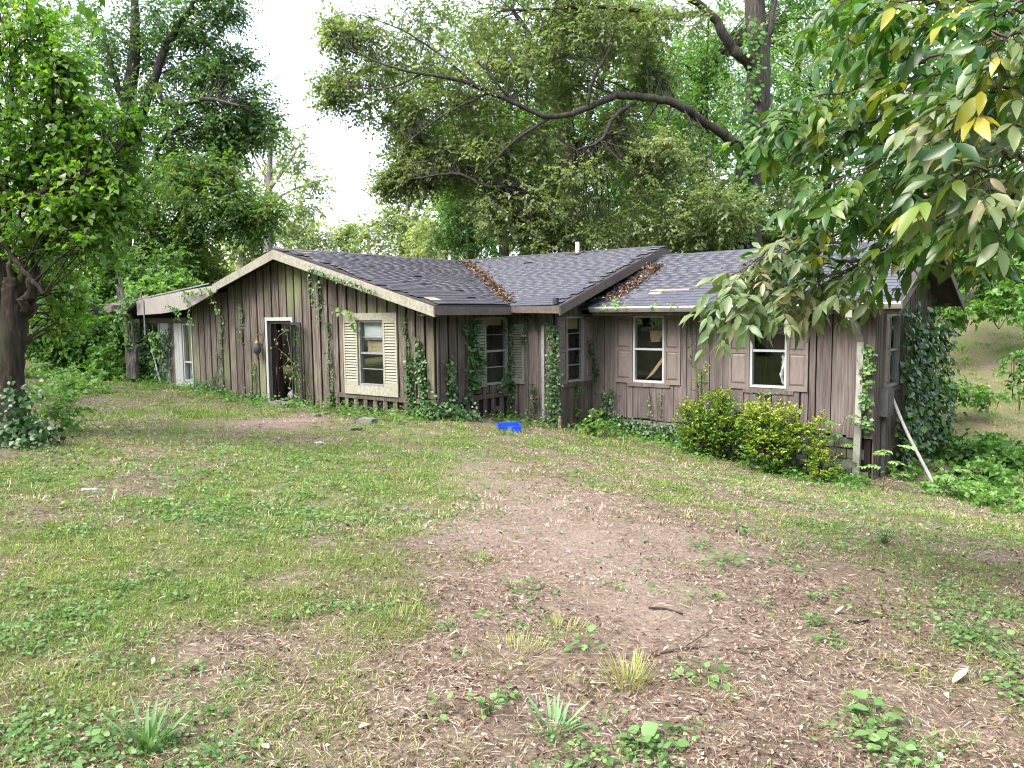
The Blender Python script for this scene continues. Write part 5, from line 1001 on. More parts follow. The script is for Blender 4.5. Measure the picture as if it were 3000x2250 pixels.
shrub('golden_shrub', 'larger golden green shrub with one tall sprout, left of its neighbour under the right windows', gpt(-6.45, 14.12),
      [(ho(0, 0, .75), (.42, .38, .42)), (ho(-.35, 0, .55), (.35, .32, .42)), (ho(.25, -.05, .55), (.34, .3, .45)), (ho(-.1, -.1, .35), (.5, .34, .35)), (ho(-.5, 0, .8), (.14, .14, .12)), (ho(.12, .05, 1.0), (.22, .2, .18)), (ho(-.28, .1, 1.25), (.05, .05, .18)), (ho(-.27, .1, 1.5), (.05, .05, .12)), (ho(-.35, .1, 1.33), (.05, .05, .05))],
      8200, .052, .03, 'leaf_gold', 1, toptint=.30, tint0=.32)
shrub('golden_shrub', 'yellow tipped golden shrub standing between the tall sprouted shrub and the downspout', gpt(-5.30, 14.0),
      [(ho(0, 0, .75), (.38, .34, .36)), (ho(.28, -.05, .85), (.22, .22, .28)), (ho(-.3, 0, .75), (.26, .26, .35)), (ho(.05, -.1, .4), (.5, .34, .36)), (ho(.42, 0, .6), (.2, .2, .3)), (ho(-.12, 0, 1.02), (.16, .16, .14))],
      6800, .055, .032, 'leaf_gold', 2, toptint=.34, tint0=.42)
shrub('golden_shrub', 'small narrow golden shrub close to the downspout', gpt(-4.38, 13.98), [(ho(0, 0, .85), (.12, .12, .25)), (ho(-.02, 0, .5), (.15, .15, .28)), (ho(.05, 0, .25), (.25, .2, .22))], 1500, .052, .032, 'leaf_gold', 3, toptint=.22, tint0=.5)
shrub('seedling_bush', 'lime green broad leaved weed beside the wooden stake', gpt(-8.75, 13.45), [(ho(0, 0, .30), (.22, .2, .20)), (ho(.3, 0, .16), (.25, .2, .15)), (ho(-.2, 0, .15), (.2, .2, .14))], 330, .09, .07, 'leaf_kudzu', 4, tint0=.85, tlen=.1, cat='weed')
def sumac(label, base, lean, h, seed, mat='weed', n=7, tint0=.5):
    """sapling with feathery compound leaves"""
    g = np.random.default_rng(seed); e = empty('sapling', base, label, 'sapling'); tw, sets = [], []
    top = np.array([lean[0], lean[1], h]); P = smooth_path([(0, 0, -.05), top * .5 + .04 * g.standard_normal(3), top], 8); tw.append(tube(P, np.linspace(.010, .004, 8), 5))
    for k in range(n):
        t = .3 + .7 * (k + .5) / n; p = P[min(7, int(t * 7.9))]; an = k * 2.4 + g.random(); D = norm(np.array([math.cos(an), math.sin(an), .45])); ln = .38 * g.uniform(.7, 1.15)
        u = np.linspace(.25, 1, 6); rach = p + D * ln * u[:, None] - np.array([0, 0, 1]) * (.18 * ln * u ** 2 * 2)[:, None]; tw.append(tube(np.vstack([p, rach]), np.linspace(.003, .0015, 7), 3))
        sd = norm(np.cross(D, [0, 0, 1]))
        bp = np.concatenate([rach, rach, rach[-1:]]); bd = np.concatenate([np.tile(D * .6 + sd, (6, 1)), np.tile(D * .6 - sd, (6, 1)), D[None]]) + np.array([0, 0, -.25])
        m_ = len(bp); sets.append(leaves(bp, bd + .1 * g.standard_normal((m_, 3)), np.array([0, 0, 1.0]) + .25 * g.standard_normal((m_, 3)), .12 * g.uniform(.8, 1.2, m_), .05 * g.uniform(.8, 1.2, m_), tint0 + .12 * g.standard_normal(m_), True))
    link('stem', quads_mesh('stem', tw, M['twig']), e); link('foliage', leaf_mesh('foliage', sets, M[mat]), e); return e
sumac('feathery sapling rising behind the yellow tipped shrub', gpt(-4.72, 14.3), (.05, .0), 1.15, 1, tint0=.6); sumac('feathery sapling arching toward the downspout', gpt(-4.35, 14.3), (.25, -.1), 1.15, 2, n=8, tint0=.5)
sumac('wispy sapling poking up in front of the right window', gpt(-5.7, 14.4), (.05, 0), 1.35, 3, n=6, tint0=.55); sumac('pale feathery seedling right of the downspout foot', gpt(-3.35, 14.0), (.12, -.05), .75, 4, n=6, tint0=.95)
sumac('broad leaved sapling against the left side of the golden shrubs', gpt(-6.0, 14.5), (.02, 0), 1.3, 5, n=6, tint0=.45); sumac('low seedling at the foot of the leaning pole', gpt(-2.6, 14.6), (.1, -.1), .45, 6, n=6, tint0=.7)
def bank(name, label, blobs, n, L, W, mat, seed, tint0=.5, tlen=.35, cat='undergrowth', kind=None, droop=.15):
    g = np.random.default_rng(seed); b0 = np.array(blobs[0][0]); b0 = np.array([b0[0], b0[1], g1(b0[0], b0[1])]); e = empty(name, b0, label, cat); sets, tw = [], []
    vol = sum(r[0] * r[0] for _, r in blobs)
    for c, r in blobs:
        c = np.array(c) - b0; r = np.array(r); ns = 5
        for q in range(ns):
            cc = c + norm(g.standard_normal(3)) * r * g.random() ** .4 * np.array([1, 1, .8]); rr = r * g.uniform(.3, .55); k = max(4, int(n * r[0] * r[0] / vol / ns / 7))
            ls, B, E_ = sprays(g, cc, rr, k, 7, L, W, droop, tlen, tint0 + .1 * g.standard_normal()); sets.append(ls)
            for s in range(0, len(B), 3): tw.append(tube(np.array([cc * [1, 1, .6], B[s], E_[s]]), [.008, .005, .003], 3))
    link('stem', quads_mesh('stem', tw, M['twig']), e); link('foliage', leaf_mesh('foliage', sets, M[mat]), e); return e
def ab(px, py, d, dz=0): p = at(px, py, d); return (p[0], p[1], p[2] + dz)
def gb(px, d, h): p = at(px, 1000, d); return (p[0], p[1], g1(p[0], p[1]) + h)
bank('undergrowth', 'vine covered bank high on the slope beyond the right gable', [(ab(2860, 800, 27), (1.6, 1.4, 1.0)), (ab(2800, 900, 26), (1.1, 1.2, .7)), (ab(2940, 880, 26), (1.5, 1.2, .6)), (ab(2980, 760, 27), (1.6, 1.2, .9)), (ab(2840, 700, 28), (1.3, 1.2, .8))], 4200, .22, .17, 'leaf_kudzu', 31, .6)
bank('undergrowth', 'dark low branch with flat green sprays in front of the grassy slope', [(ab(2800, 1140, 21), (.75, .6, .22)), (ab(2880, 1160, 21), (.5, .5, .18)), (ab(2740, 1130, 20), (.5, .4, .3))], 700, .16, .10, 'leaf_woods', 32, .4)
bank('undergrowth', 'leafy thicket filling the gully right of the leaning pole', [(gb(2790, 17, .2), (.9, .7, .35)), (gb(2900, 17, .15), (.9, .7, .3)), (gb(2990, 16.5, .2), (.9, .7, .3)), (gb(2850, 18.5, .2), (.9, .7, .35)), (gb(2745, 19, .35), (.5, .5, .6)), (gb(2950, 18.5, .15), (1, .8, .3)), (gb(2720, 17.5, .3), (.4, .4, .5))], 4200, .14, .11, 'leaf_kudzu', 33, .35)
bank('undergrowth', 'light green ground vines at the near edge of the right gully', [(gb(2780, 13.5, .08), (.8, .6, .18)), (gb(2900, 13, .08), (.9, .7, .18)), (gb(2990, 12, .08), (.8, .6, .18)), (gb(2830, 15, .12), (.9, .6, .22)), (gb(2700, 14.5, .1), (.5, .4, .2)), (gb(2960, 14.5, .12), (.9, .6, .25))], 3800, .10, .085, 'leaf_kudzu', 34, .7, .2)
bank('undergrowth', 'sprays of leaves hugging the far right edge of the view', [(ab(3015, 1080, 18), (.4, .4, .5)), (ab(3020, 900, 20), (.6, .5, .8))], 800, .16, .11, 'leaf_kudzu', 35, .45)
bank('undergrowth', 'tangled vine mass left of the leaning grey post', [(ab(310, 1000, 23.5), (.8, .7, .8)), (ab(330, 1060, 22.6), (.5, .5, .4)), (ab(260, 960, 24.5), (.8, .7, .6)), (ab(345, 940, 23.5), (.4, .5, .4)), (ab(300, 1090, 22.5), (.5, .5, .25))], 3400, .14, .12, 'leaf_kudzu', 36, .65)
bank('undergrowth', 'bright kudzu patch sprawling over the lean-to roof', [(ab(460, 830, 25.5), (.9, .6, .3)), (ab(400, 850, 25), (.6, .5, .28)), (ab(510, 815, 26), (.6, .5, .22))], 900, .17, .15, 'leaf_kudzu', 37, .85)
bank('undergrowth', 'low weeds at the back of the left lawn', [(gb(190, 19, .1), (1.0, .8, .25)), (gb(90, 17, .1), (.9, .8, .25)), (gb(260, 21, .15), (.9, .8, .3)), (gb(150, 22, .2), (1.4, .8, .4))], 2600, .11, .09, 'leaf_kudzu', 38, .8)
bank('undergrowth', 'sprig of weeds and thin stalks right of the near left tree', [(gb(130, 10.5, .25), (.22, .2, .3)), (gb(170, 10.8, .2), (.18, .2, .25))], 240, .08, .06, 'leaf_kudzu', 39, .6)

# ------------------------------------------------------------------ loose things round the house
def stickobj(name, label, cat, pts, r, mat, k=7, n=10, rough=.1, seed=1, stubs=()):
    pts = np.array(pts, float); o = pts[0].copy(); e = None
    parts = [tube(smooth_path(pts - o, n), np.interp(np.linspace(0, 1, n), np.linspace(0, 1, len(r)), r), k, rough, seed)]
    for sp_, sr in stubs: parts.append(tube(smooth_path(np.array(sp_, float) - o, 5), np.linspace(sr[0], sr[1], 5), 5, rough, seed))
    mb = MB()
    for v, q in parts:
        kk = k if v is parts[0][0] else 5; mb.add(v, [tuple(x) for x in q] + [tuple(range(kk - 1, -1, -1)), tuple(range(len(v) - kk, len(v)))])
    ob = mb.obj(name, M[mat], smooth=False, loc=tuple(o)); ob['label'] = label; ob['category'] = cat; return ob
pb = at(382, 1115, 22.3); pt = at(350, 812, 22.4)
stickobj('wooden_post', 'weathered grey split trunk post leaning at the left end of the house', 'post', [[pb[0], pb[1], g1(pb[0], pb[1]) - .1], at(378, 1020, 22.3), at(368, 930, 22.35), at(358, 870, 22.4), pt], [.12, .10, .085, .065, .04], 'greywood', 9, 14, .25, 3,
         stubs=[([at(395, 1110, 22.25), at(392, 1040, 22.25), at(405, 1010, 22.2)], (.13, .05)), ([at(352, 880, 22.4), at(347, 850, 22.4), at(346, 832, 22.4)], (.05, .03)), ([at(398, 1060, 22.2), at(388, 960, 22.25), at(375, 900, 22.3)], (.05, .03))])
stickobj('fallen_log', 'thick pale barked log lying against the roof behind the post', 'log', [at(316, 903, 22.3), at(345, 905, 22.8), at(395, 896, 23.6), at(430, 880, 24.4)], [.12, .20, .19, .15], 'logbark', 10, 12, .15, 5, stubs=[([at(405, 900, 23.5), at(412, 870, 23.5), at(414, 858, 23.5)], (.06, .02))])
stickobj('leaning_pole', 'pale metal pole leaning against the right end wall', 'pole', [hw(-3.66, 15.5, -1.42), hw(-3.3, 15.4, -2.2), gpt(-2.75, 15.25)], [.026, .028, .031], 'pole', 10, 8, 0)
stickobj('diagonal_stick', 'thin white stick leaning across the sliding door glass', 'stick', [fb(-22.0, -.75, 10.93), fb(-21.75, -1.2, 10.9), fb(-21.4, -1.78, 10.85)], [.02, .02, .02], 'white', 5, 6, 0)
g0 = gp(1640, 1262)
stickobj('wooden_stake', 'short reddish brown stake stuck in the weeds before the inner corner', 'stake', [g0 - [0, 0, .05], g0 + [0, 0, .16], g0 + [0, 0, .30]], [.035, .04, .032], 'logbark', 7, 6, .3, 9)
# blue crate lying on its side in the weeds
bc = gp(1490, 1262); e = empty('plastic_crate', bc + [0, 0, -.11], 'bright blue plastic crate half sunk in weeds by the side wall', 'crate', rz=.15)
mb = MB(); mb.box(-.20, .20, -.15, .15, 0, .012); mb.obj('base', M['blue'], e)
for nm, bx in (('side_panel', (-.20, .20, -.152, -.138, .012, .20)), ('side_panel', (-.20, .20, .138, .152, .012, .24)), ('end_panel', (-.212, -.20, -.14, .14, .012, .24)), ('end_panel', (.20, .212, -.14, .14, .012, .24))): q = MB(); q.box(*bx); q.obj(nm, M['blue'], e)
q = MB(); q.box(-.22, .22, -.165, -.152, .19, .215); q.box(-.22, .22, .152, .165, .225, .25); q.box(-.225, -.212, -.15, .15, .225, .25); q.box(.212, .225, -.15, .15, .225, .25); q.obj('rim', M['blue'], e)
for k in range(6): q = MB(); q.box(-.17 + k * .065, -.158 + k * .065, -.164, -.152, .02, .19); q.obj('rib', M['blue'], e)
# sack in the doorway
g = np.random.default_rng(4); th_, ph = np.meshgrid(np.linspace(0, 2 * np.pi, 18, endpoint=False), np.linspace(0, np.pi, 12)); r_ = 1 + .22 * (vnoise(th_.ravel() * 1.3, ph.ravel() * 2.2, 8).reshape(th_.shape) - .5) * np.sin(ph)
sv = np.stack([.24 * r_ * np.sin(ph) * np.cos(th_), .26 * r_ * np.sin(ph) * np.sin(th_), .14 + .16 * r_ * np.cos(ph)], -1); sv[..., 2] = np.maximum(sv[..., 2], 0)
i = np.arange(11)[:, None] * 18; j = np.arange(18)[None]
link('trash_sack', make_mesh('trash_sack', sv.reshape(-1, 3), None, M['sack'], quad=np.stack([i + j, i + (j + 1) % 18, i + 18 + (j + 1) % 18, i + 18 + j], -1).reshape(-1, 4), smooth=True), None, 'dusty grey sack lying on the floor inside the doorway', 'sack', loc=tuple(hw(-16.05, 11.55, -2.03)))
# board and cardboard behind the left of the two right wing windows
mb = MB(); v, f = box8([(0, 0, 0), (.16, 0, .10), (.16, .03, .10), (0, .03, 0), (.42, .0, .52), (.58, .0, .60), (.58, .03, .60), (.42, .03, .52)]); mb.add(v, f); o = mb.obj('loose_plank', M['card'], None, label='tan plank leaning inside the right wing window', cat='plank', loc=tuple(hw(-8.42, 15.02, -1.42))); o.rotation_euler = (0, 0, -YAW)
mb = MB(); v, f = box8([(0, 0, 0), (.2, 0, .03), (.2, .1, .03), (0, .1, 0), (-.05, .0, .24), (.27, .03, .28), (.24, .12, .26), (-.03, .1, .24)]); mb.add(v, f); o = mb.obj('cardboard_box', M['card'], None, label='crumpled tan cardboard behind the upper right wing pane', cat='box', loc=tuple(hw(-8.32, 15.05, -.62))); o.rotation_euler = (0, .1, -YAW)
# concrete step block, stones and scraps by the gable wall
def blockobj(name, label, cat, c, sz, mat, rz, seed, tilt=0):
    g = np.random.default_rng(seed); v, f = box8([(-1, -1, -1), (1, -1, -1), (1, 1, -1), (-1, 1, -1), (-1, -1, 1), (1, -1, 1), (1, 1, 1), (-1, 1, 1)]); v = v * np.array(sz) / 2 * (1 + .12 * g.standard_normal((8, 3)))
    o = link(name, make_mesh(name, v, f, M[mat]), None, label, cat, loc=tuple(c + np.array([0, 0, sz[2] * .3]))); o.rotation_euler = (tilt, tilt * .5, rz); return o
blockobj('concrete_block', 'grey concrete block on the ground below the cream window', 'block', gp(1078, 1242), (.34, .18, .13), 'concrete', -.6, 1)
blockobj('concrete_step', 'broken pale concrete slab before the open doorway', 'slab', gpt(-15.6, 10.75), (.9, .45, .10), 'concrete', -YAW, 2)
blockobj('stone', 'flat tan stone lying left of the concrete block', 'stone', gp(1040, 1262), (.24, .16, .07), 'stone', .4, 3)
blockobj('stone', 'small pale stone in weeds right of the doorway slab', 'stone', gp(925, 1222), (.16, .12, .08), 'concrete', .9, 4)
blockobj('plastic_scrap', 'crumpled white scrap on the left lawn', 'scrap', gp(262, 1437), (.13, .06, .02), 'white', .3, 5, .1)
blockobj('plastic_scrap', 'white plastic scrap in the grass below the doorway', 'scrap', gp(935, 1300), (.11, .06, .03), 'white', .8, 6, .15)
blockobj('plastic_scrap', 'small white scrap between the stake and the lime weed', 'scrap', gp(1750, 1302), (.10, .05, .02), 'white', .2, 7, .1)
blockobj('wood_chip', 'upper pale bark chip near the right edge of the lawn', 'wood chip', gp(2838, 1970), (.035, .12, .02), 'greywood', .2, 8, .1)
blockobj('wood_chip', 'lower pale bark chip near the right edge of the lawn', 'wood chip', gp(2878, 2005), (.035, .11, .02), 'greywood', -.1, 9, .1)
def gline(pts, h=.015):
    out = []
    for px, py in pts: p = gp(px, py); out.append(p + [0, 0, h])
    return out
stickobj('fallen_branch', 'long thin fallen branch with side twigs on the bare ground', 'branch', gline([(1860, 1955), (1960, 1915), (2080, 1905), (2180, 1920), (2290, 1960), (2360, 2000)], .015), [.006, .005, .0045, .004, .003, .002], 'twig', 6, 18, .2, 2, stubs=[(gline([(2010, 1910), (2070, 1870), (2100, 1850)], .03), (.003, .002)), (gline([(2180, 1920), (2260, 1910), (2310, 1890)], .03), (.003, .0015))])
stickobj('fallen_stick', 'dark stick lying beside the pale dusty patch', 'stick', gline([(1900, 1788), (1950, 1792), (2000, 1806)]), [.006, .007, .005], 'bark_dark', 6, 8, .2, 3)
stickobj('fallen_stick', 'pale curved stick at the front of the lawn', 'stick', gline([(1545, 2040), (1575, 2070), (1560, 2090)]), [.006, .007, .005], 'greywood', 6, 8, .2, 4)
stickobj('fallen_stick', 'small black stick among weeds right of centre', 'stick', gline([(2485, 1828), (2520, 1832), (2545, 1825)]), [.008, .012, .008], 'bark_dark', 6, 6, .2, 5)
stickobj('fallen_stick', 'pale stick running out of the lower right corner', 'stick', gline([(2960, 2010), (2990, 2035), (3040, 2070)]), [.012, .014, .012], 'greywood', 6, 6, .2, 6)

# ------------------------------------------------------------------ single weeds and tufts big enough to pick out
def tuft(label, c, n, h, w_, mat, seed, spread=.08, lean=.5, tint0=.5, cat='grass tuft', name='grass_tuft'):
    g = np.random.default_rng(seed); c = np.array(c); an = g.uniform(0, 6.28, n); rr = spread * np.sqrt(g.random(n)); b = np.stack([np.cos(an) * rr, np.sin(an) * rr, -.01 + 0 * an], 1)
    D = np.stack([np.cos(an) * lean * g.random(n), np.sin(an) * lean * g.random(n), np.ones(n)], 1) + .15 * g.standard_normal((n, 3)); NN = np.stack([-np.cos(an), -np.sin(an), .4 + 0 * an], 1)
    o = link(name, leaf_mesh(name, [leaves(b, D, NN, h * g.uniform(.5, 1.2, n), w_ * g.uniform(.7, 1.2, n), tint0 + .2 * g.standard_normal(n), True, .3, .1)], M[mat]), None, label, cat, loc=tuple(c)); return o
for lab, px, py, n, h, w_, mat, sp_, le, t0 in [
    ('blue green strappy clump in the middle of the front edge', 1620, 2140, 46, .13, .012, 'bluegreen', .07, 1.0, .7), ('tall blue green strappy clump near the lower left corner', 430, 2190, 40, .20, .014, 'bluegreen', .07, .7, .5),
    ('tall fine pale grass tuft right of centre near the front', 1840, 2010, 150, .15, .004, 'grass', .10, .5, .9), ('wide straw coloured grass clump near the front centre', 1500, 1930, 220, .09, .004, 'grass', .20, .7, .85),
    ('bright green compact grass tuft on the brown patch', 1400, 1650, 150, .08, .006, 'grass', .14, .8, .35), ('yellow green grass clump left of the front centre', 1160, 1830, 220, .075, .005, 'grass', .20, .8, .75),
    ('grassy clump below the wide straw coloured one', 1660, 2040, 120, .09, .004, 'grass', .11, .7, .7), ('lone strappy shoot at the lower left', 660, 2230, 16, .13, .010, 'bluegreen', .03, .8, .5),
    ('grass clump right of the front with reddish stems beside it', 2090, 2050, 110, .085, .004, 'grass', .11, .7, .6), ('pale grass clump on the right half of the yellow green one', 1640, 1860, 150, .09, .004, 'grass', .15, .6, .8)]:
    tuft(lab, gp(px, py), n, h, w_, mat, px, sp_, le, t0)
def weed(label, c, n, L, seed, h=.10, spread=.09, tint0=.5, aspect=.75):
    g = np.random.default_rng(seed); e = empty('broadleaf_weed', c, label, 'weed'); an = np.arange(n) * 2.4 + g.random(n); rr = spread * np.sqrt((np.arange(n) + .5) / n)
    b = np.stack([np.cos(an) * rr, np.sin(an) * rr, h * (.35 + .65 * g.random(n))], 1); D = np.stack([np.cos(an), np.sin(an), .1 + .3 * g.standard_normal(n)], 1); NN = np.array([0, 0, 1.0]) + .25 * g.standard_normal((n, 3)); LL = L * g.uniform(.6, 1.2, n)
    link('foliage', leaf_mesh('foliage', [leaves(b, D, NN, LL, LL * aspect, tint0 + .14 * g.standard_normal(n), True, .2, .08)], M['weed']), e)
    link('stem', quads_mesh('stem', [tube(np.array([[0, 0, -.01], b[k] * [.4, .4, .6], b[k]]), [.0022, .0016, .0012], 3) for k in range(n)], M['stalk']), e); return e
for lab, px, py, n, L, h, sp_, t0, asp in [
    ('fern like flat green weed right of the front branch', 2430, 1885, 26, .065, .05, .07, .45, .3), ('upright leafy weed standing alone on the far right lawn', 2590, 1600, 40, .06, .22, .10, .35, .5), ('large three lobed weed near the front right', 2560, 2110, 9, .085, .10, .06, .55, .8),
    ('weed with rounded leaves at the lower right', 2600, 2205, 8, .07, .10, .07, .7, .85), ('dark green weed beside the fern like one', 2390, 1830, 14, .05, .08, .06, .35, .7), ('sprawling weed by the pale dusty patch', 2120, 1650, 26, .065, .10, .16, .45, .8),
    ('weed patch left of the dusty ground at mid right', 2050, 1610, 22, .05, .12, .12, .4, .6), ('broad leaf weed at the centre front edge', 1870, 2190, 5, .085, .10, .05, .65, .9), ('round leaf weed at the very front right of centre', 1950, 2200, 5, .08, .11, .05, .6, .9),
    ('clump of rounded weeds below the fallen branch', 2060, 1990, 20, .06, .08, .14, .55, .85), ('pair of pale weeds right of the straw coloured grass', 1720, 1910, 9, .065, .12, .10, .7, .8), ('leafy weed cluster at the right edge', 2880, 1880, 40, .05, .08, .22, .55, .85),
    ('small weed with pointed leaves left of front centre', 1290, 2110, 6, .06, .12, .05, .55, .45), ('branching weed with round leaves near front centre', 1430, 2100, 14, .045, .14, .07, .6, .85), ('green weed clump near the pale tuft', 1320, 1850, 14, .055, .09, .06, .35, .4),
    ('bushy weed clump on the green lawn left of centre', 1090, 1530, 40, .055, .10, .2, .45, .6), ('fern green weed patch below it on the lawn', 1075, 1490, 30, .06, .11, .18, .65, .5), ('low weed at the lower left corner', 180, 2230, 14, .06, .07, .12, .6, .9),
    ('weed cluster above the strappy clump lower left', 160, 2020, 30, .04, .06, .16, .6, .9), ('leafy weed at the right front edge', 2950, 2010, 14, .05, .08, .09, .5, .85), ('weed by the pale curved stick', 1480, 2060, 8, .045, .10, .05, .65, .85)]:
    weed(lab, gp(px, py), n + 4, L * .78, px + py, h * .7, sp_, t0, asp)
for lab, px, py, L in [('big curled tan dead leaf at the front right', 2790, 2010, .075), ('orange tan dead leaf on the dusty patch', 2445, 1805, .05), ('pale dead leaf near the front centre', 1310, 1875, .045), ('pale dead leaf in the straw at front left', 545, 1972, .04)]:
    g = np.random.default_rng(px); p = gp(px, py); link('dead_leaf', leaf_mesh('dead_leaf', [leaves(np.zeros((1, 3)), np.array([[1, .4, .25]]), np.array([[.1, .3, 1.0]]), L * 1.6, L * .7, np.array([.85]), True, -.25, .25)], M['leaf_litter']), None, lab, 'dead leaf', loc=tuple(p + [0, 0, .012]))

# ------------------------------------------------------------------ ground cover nobody could count
def inside(x, y, pad=0.05):
    P = np.stack([x, y, 0 * x], 1); a = P @ U; b = P @ V
    return ((a > -22.9 - pad) & (a < -10.84 + pad) & (b > 11.04 - pad) & (b < 22)) | ((a > -11) & (a < -9.66 + pad) & (b > 13.36 - pad) & (b < 22)) | ((a > -9.7) & (a < -3.75 + pad) & (b > 14.8 - pad) & (b < 20))
def scatter(g, n, y0, y1, power=1.0):
    u = g.random(n); y = y0 * (y1 / y0) ** (u ** power); x = g.uniform(-1, 1, n) * (.80 * y + 1.2); k = ~inside(x, y); return x[k], y[k]
g = np.random.default_rng(101)
def flat_pieces(name, n, y0, y1, Lr, Wr, mat, tint, label, cat, tilt, lift, keep=None, hi=False, curve=.1, grow=.0):
    x, y = scatter(g, n, y0, y1)
    if keep is not None: k = keep(x, y); x, y = x[k], y[k]
    m_ = len(x); z = gz(x, y) + np.abs(lift * g.standard_normal(m_)) + .003; an = g.uniform(0, 6.283, m_); s = 1 + grow * (y - y0)
    D = np.stack([np.cos(an), np.sin(an), tilt * g.standard_normal(m_)], 1); NN = np.stack([.35 * g.standard_normal(m_), .35 * g.standard_normal(m_), np.ones(m_)], 1)
    L = g.uniform(*Lr, m_) * s; W = g.uniform(*Wr, m_) * s; t = tint(x, y) + .32 * g.standard_normal(m_)
    return link(name, leaf_mesh(name, [leaves(np.stack([x, y, z], 1), D, NN, L, W, t, hi, curve, .15)], M[mat]), None, label, cat, kind='stuff')
br_ = lambda x, y: .25 + .5 * fbm(x * 1.1, y * 1.1, 12)
flat_pieces('straw_litter', 190000, 1.9, 19, (.015, .085), (.0014, .0042), 'straw', lambda x, y: .12 + .62 * fbm(x * 1.1, y * 1.1, 12), 'dry grass stalks and straw strewn over the lawn', 'straw', .16, .010, lambda x, y: (g.random(len(x)) > green(x, y) * .6) & (g.random(len(x)) > dust(x, y) * .8), grow=.06)
flat_pieces('leaf_litter', 80000, 1.9, 21, (.008, .032), (.005, .018), 'leaf_litter', lambda x, y: .12 + .62 * fbm(x * .8, y * .8, 19), 'fallen brown leaf scraps strewn over the lawn', 'leaf litter', .4, .010, lambda x, y: (g.random(len(x)) > green(x, y) * .6) & (g.random(len(x)) > dust(x, y) * .9) & (fbm(x * 2.2, y * 2.2, 91) + .25 * g.random(len(x)) > .5), curve=.3, grow=.06)
flat_pieces('large_leaf_litter', 1500, 1.9, 16, (.025, .05), (.012, .026), 'leaf_litter', lambda x, y: .62 + 0 * x, 'larger pale dead leaves scattered on the bare ground', 'leaf litter', .3, .012, lambda x, y: g.random(len(x)) > green(x, y), curve=.5, hi=True)
def blades(name, n, y0, y1, hr, w0, keep, mat, tint, label, cat, lean=.6, per=16, sp_=.035):
    """blades in little tufts"""
    x, y = scatter(g, n // per, y0, y1); k = g.random(len(x)) < keep(x, y); x, y = x[k], y[k]; th_ = np.repeat(g.uniform(.5, 1.5, len(x)), per); tt = np.repeat(.13 * g.standard_normal(len(x)), per); s_ = sp_ * (1 + .06 * y)
    dx = g.standard_normal((len(x), per)); dy = g.standard_normal((len(x), per)); x = (x[:, None] + s_[:, None] * dx).ravel(); y = (y[:, None] + s_[:, None] * dy).ravel(); an = np.arctan2(dy, dx).ravel() + .6 * g.standard_normal(len(x))
    k = ~inside(x, y); x, y, th_, tt, an = x[k], y[k], th_[k], tt[k], an[k]; m_ = len(x); z = gz(x, y) - .004
    ln_ = lean * g.random(m_) * 1.6; D = np.stack([np.cos(an) * ln_, np.sin(an) * ln_, np.ones(m_)], 1); NN = np.stack([np.cos(an), np.sin(an), .5 + 0 * an], 1)
    L = g.uniform(*hr, m_) * th_ * (1 + .02 * y); W = w0 * (1 + .20 * (y - 2)) * g.uniform(.7, 1.3, m_)
    return link(name, leaf_mesh(name, [leaves(np.stack([x, y, z], 1), D, NN, L, W, tint(x, y) + tt + .16 * g.standard_normal(m_), False, -.25, .1)], M[mat]), None, label, cat, kind='stuff')
blades('grass', 620000, 1.9, 24, (.018, .05), .0032, lambda x, y: np.clip(green(x, y) * 1.35 - .03, .0, 1), 'grass', lambda x, y: .28 + .5 * fbm(x * .9, y * .9, 22), 'thin patchy lawn grass', 'grass', lean=.9)
blades('grass', 120000, 6, 24, (.02, .06), .0030, lambda x, y: .10 + .25 * fbm(x * 1.5, y * 1.5, 29), 'straw', lambda x, y: .45 + .4 * fbm(x * .9, y * .9, 24), 'dry pale mown grass stubble', 'dry grass', lean=1.0)
blades('grass', 60000, 14, 34, (.05, .13), .0040, lambda x, y: np.clip(.10 + green(x, y), 0, 1) * (fbm(x * .6, y * .6, 44) > .45), 'grass', lambda x, y: .3 + .4 * fbm(x * .7, y * .7, 23), 'longer grass near the house and behind', 'grass')
# low clover like weeds in clusters
def clusters(n, y0, y1, per, sp_, keep):
    x, y = scatter(g, n, y0, y1); k = g.random(len(x)) < keep(x, y); x, y = x[k], y[k]
    X = np.repeat(x, per) + sp_ * g.standard_normal(len(x) * per); Y = np.repeat(y, per) + sp_ * g.standard_normal(len(x) * per); k = ~inside(X, Y); return X[k], Y[k]
def weeds(label, n, y0, y1, per, sp_, keep, L, hmax, mat, t0, hi):
    X, Y = clusters(n, y0, y1, per, sp_, keep); m_ = len(X); an = g.uniform(0, 6.283, m_); Z = gz(X, Y) + g.uniform(.005, hmax, m_)
    LL = L * g.uniform(.5, 1.3, m_) * (1 + .02 * Y); D = np.stack([np.cos(an), np.sin(an), .25 * g.standard_normal(m_)], 1); NN = np.array([0, 0, 1.0]) + .45 * g.standard_normal((m_, 3))
    link('ground_weeds', leaf_mesh('ground_weeds', [leaves(np.stack([X, Y, Z], 1), D, NN, LL, LL * .7, t0 + .22 * g.standard_normal(m_), hi, .2, .10)], M[mat]), None, label, 'weeds', kind='stuff')
weeds('small rounded weed leaves dotted over the near lawn', 15000, 1.9, 9, 9, .04, lambda x, y: np.clip(4.5 * (fbm(x * 2.1, y * 2.1, 51) - .52), 0, 1) * (.38 + green(x, y)) * (1 - .8 * dust(x, y)), .024, .040, 'weed', .42, True)
weeds('small weed leaves mixed into the farther lawn', 9000, 6, 21, 8, .09, lambda x, y: np.clip(fbm(x * 1.1, y * 1.1, 52) * 1.5 - .35, 0, 1) * (.3 + green(x, y)) * (1 - .8 * dust(x, y)), .034, .05, 'weed', .5, False)
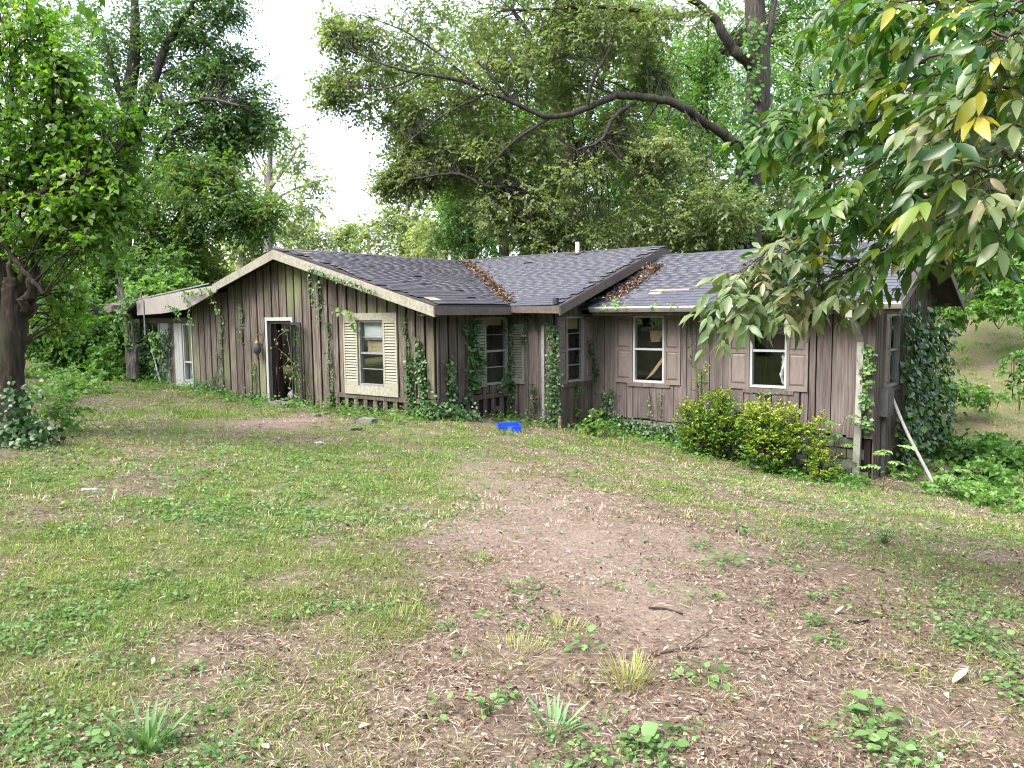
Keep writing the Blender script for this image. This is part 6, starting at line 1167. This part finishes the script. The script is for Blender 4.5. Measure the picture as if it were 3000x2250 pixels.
def hug(x, y):                                      # weeds thicken towards the house walls
    P = np.stack([x, y, 0 * x], 1); a = P @ U; b = P @ V
    d = np.where(a < -10.6, 11.0 - b, np.where(a < -9.5, 13.3 - b, 14.75 - b)); d = np.where(a > -3.6, 9, d); e_ = np.where((a < -3.4) & (a > -24), np.clip(1.1 - np.abs(d - .3) / 1.1, 0, 1), 0); return e_
X, Y = scatter(g, 60000, 9, 26); k = g.random(len(X)) < hug(X, Y) * (.25 + .9 * fbm(X * 1.4, Y * 1.4, 71)); X, Y = X[k], Y[k]
X = np.repeat(X, 4) + .07 * g.standard_normal(len(X) * 4); Y = np.repeat(Y, 4) + .07 * g.standard_normal(len(Y) * 4); k = ~inside(X, Y, .0); X, Y = X[k], Y[k]; m_ = len(X)
Z = gz(X, Y) + np.abs(.10 * g.standard_normal(m_)) * (.5 + fbm(X * 1.2, Y * 1.2, 72)); an = g.uniform(0, 6.283, m_); LL = .075 * g.uniform(.5, 1.3, m_)
link('wall_weeds', leaf_mesh('wall_weeds', [leaves(np.stack([X, Y, Z], 1), np.stack([np.cos(an), np.sin(an), .35 * g.standard_normal(m_)], 1), np.array([0, 0, 1.0]) + .5 * g.standard_normal((m_, 3)), LL, LL * .7, .25 + .6 * fbm(X * 1.5, Y * 1.5, 73) + .16 * g.standard_normal(m_), False, .2, .1)], M['leaf_kudzu']), None, 'weeds and ground ivy along the foot of the house', 'weeds', kind='stuff')
# dead leaves caught in the roof valley and beside the step in the roof
def roofleaves(label, pts, n, wd):
    q = smooth_path(np.array([hl(*p) for p in pts]), 40); i = g.integers(0, 39, n); wv = wd * (.35 + 1.3 * vnoise(i * .35, i * 0 + n, 5))[:, None] * np.where(g.random((n, 1)) < .1, 3.5, 1); c = q[i] + (q[i + 1] - q[i]) * g.random((n, 1)) + wv * g.standard_normal((n, 3)) * [1, 1, .12] + [0, 0, .03]
    an = g.uniform(0, 6.283, n); LL = g.uniform(.05, .11, n); o = link('roof_leaf_litter', leaf_mesh('roof_leaf_litter', [leaves(c, np.stack([np.cos(an), np.sin(an), .4 * g.standard_normal(n)], 1), np.array([0, 0, 1.0]) + .6 * g.standard_normal((n, 3)), LL, LL * .5, .5 + .28 * g.standard_normal(n), False, .3, .2)], M['leaf_roof']), None, label, 'leaf litter', kind='stuff')
    o.location = hw(*HO); o.rotation_euler = (0, 0, -YAW)
vz = lambda a: (a, 17.15 - (1.61 - float(zg(a))) / .333, float(zg(a)) + .02)
roofleaves('dead leaves filling the roof valley', [vz(-15.0), vz(-14.0), vz(-12.6), vz(-11.6)], 900, .10); roofleaves('dead leaves at the low end of the roof valley', [vz(-12.0), vz(-11.2), vz(-10.7)], 300, .07)
roofleaves('dead leaves drifted beside the step in the roof', [(-9.0, 14.5, zrs(0, 14.5) + .02), (-8.9, 15.2, zrs(0, 15.2) + .02), (-8.85, 16.0, zrs(0, 16) + .02), (-8.95, 16.4, zrs(0, 16.4) + .02)], 900, .13)
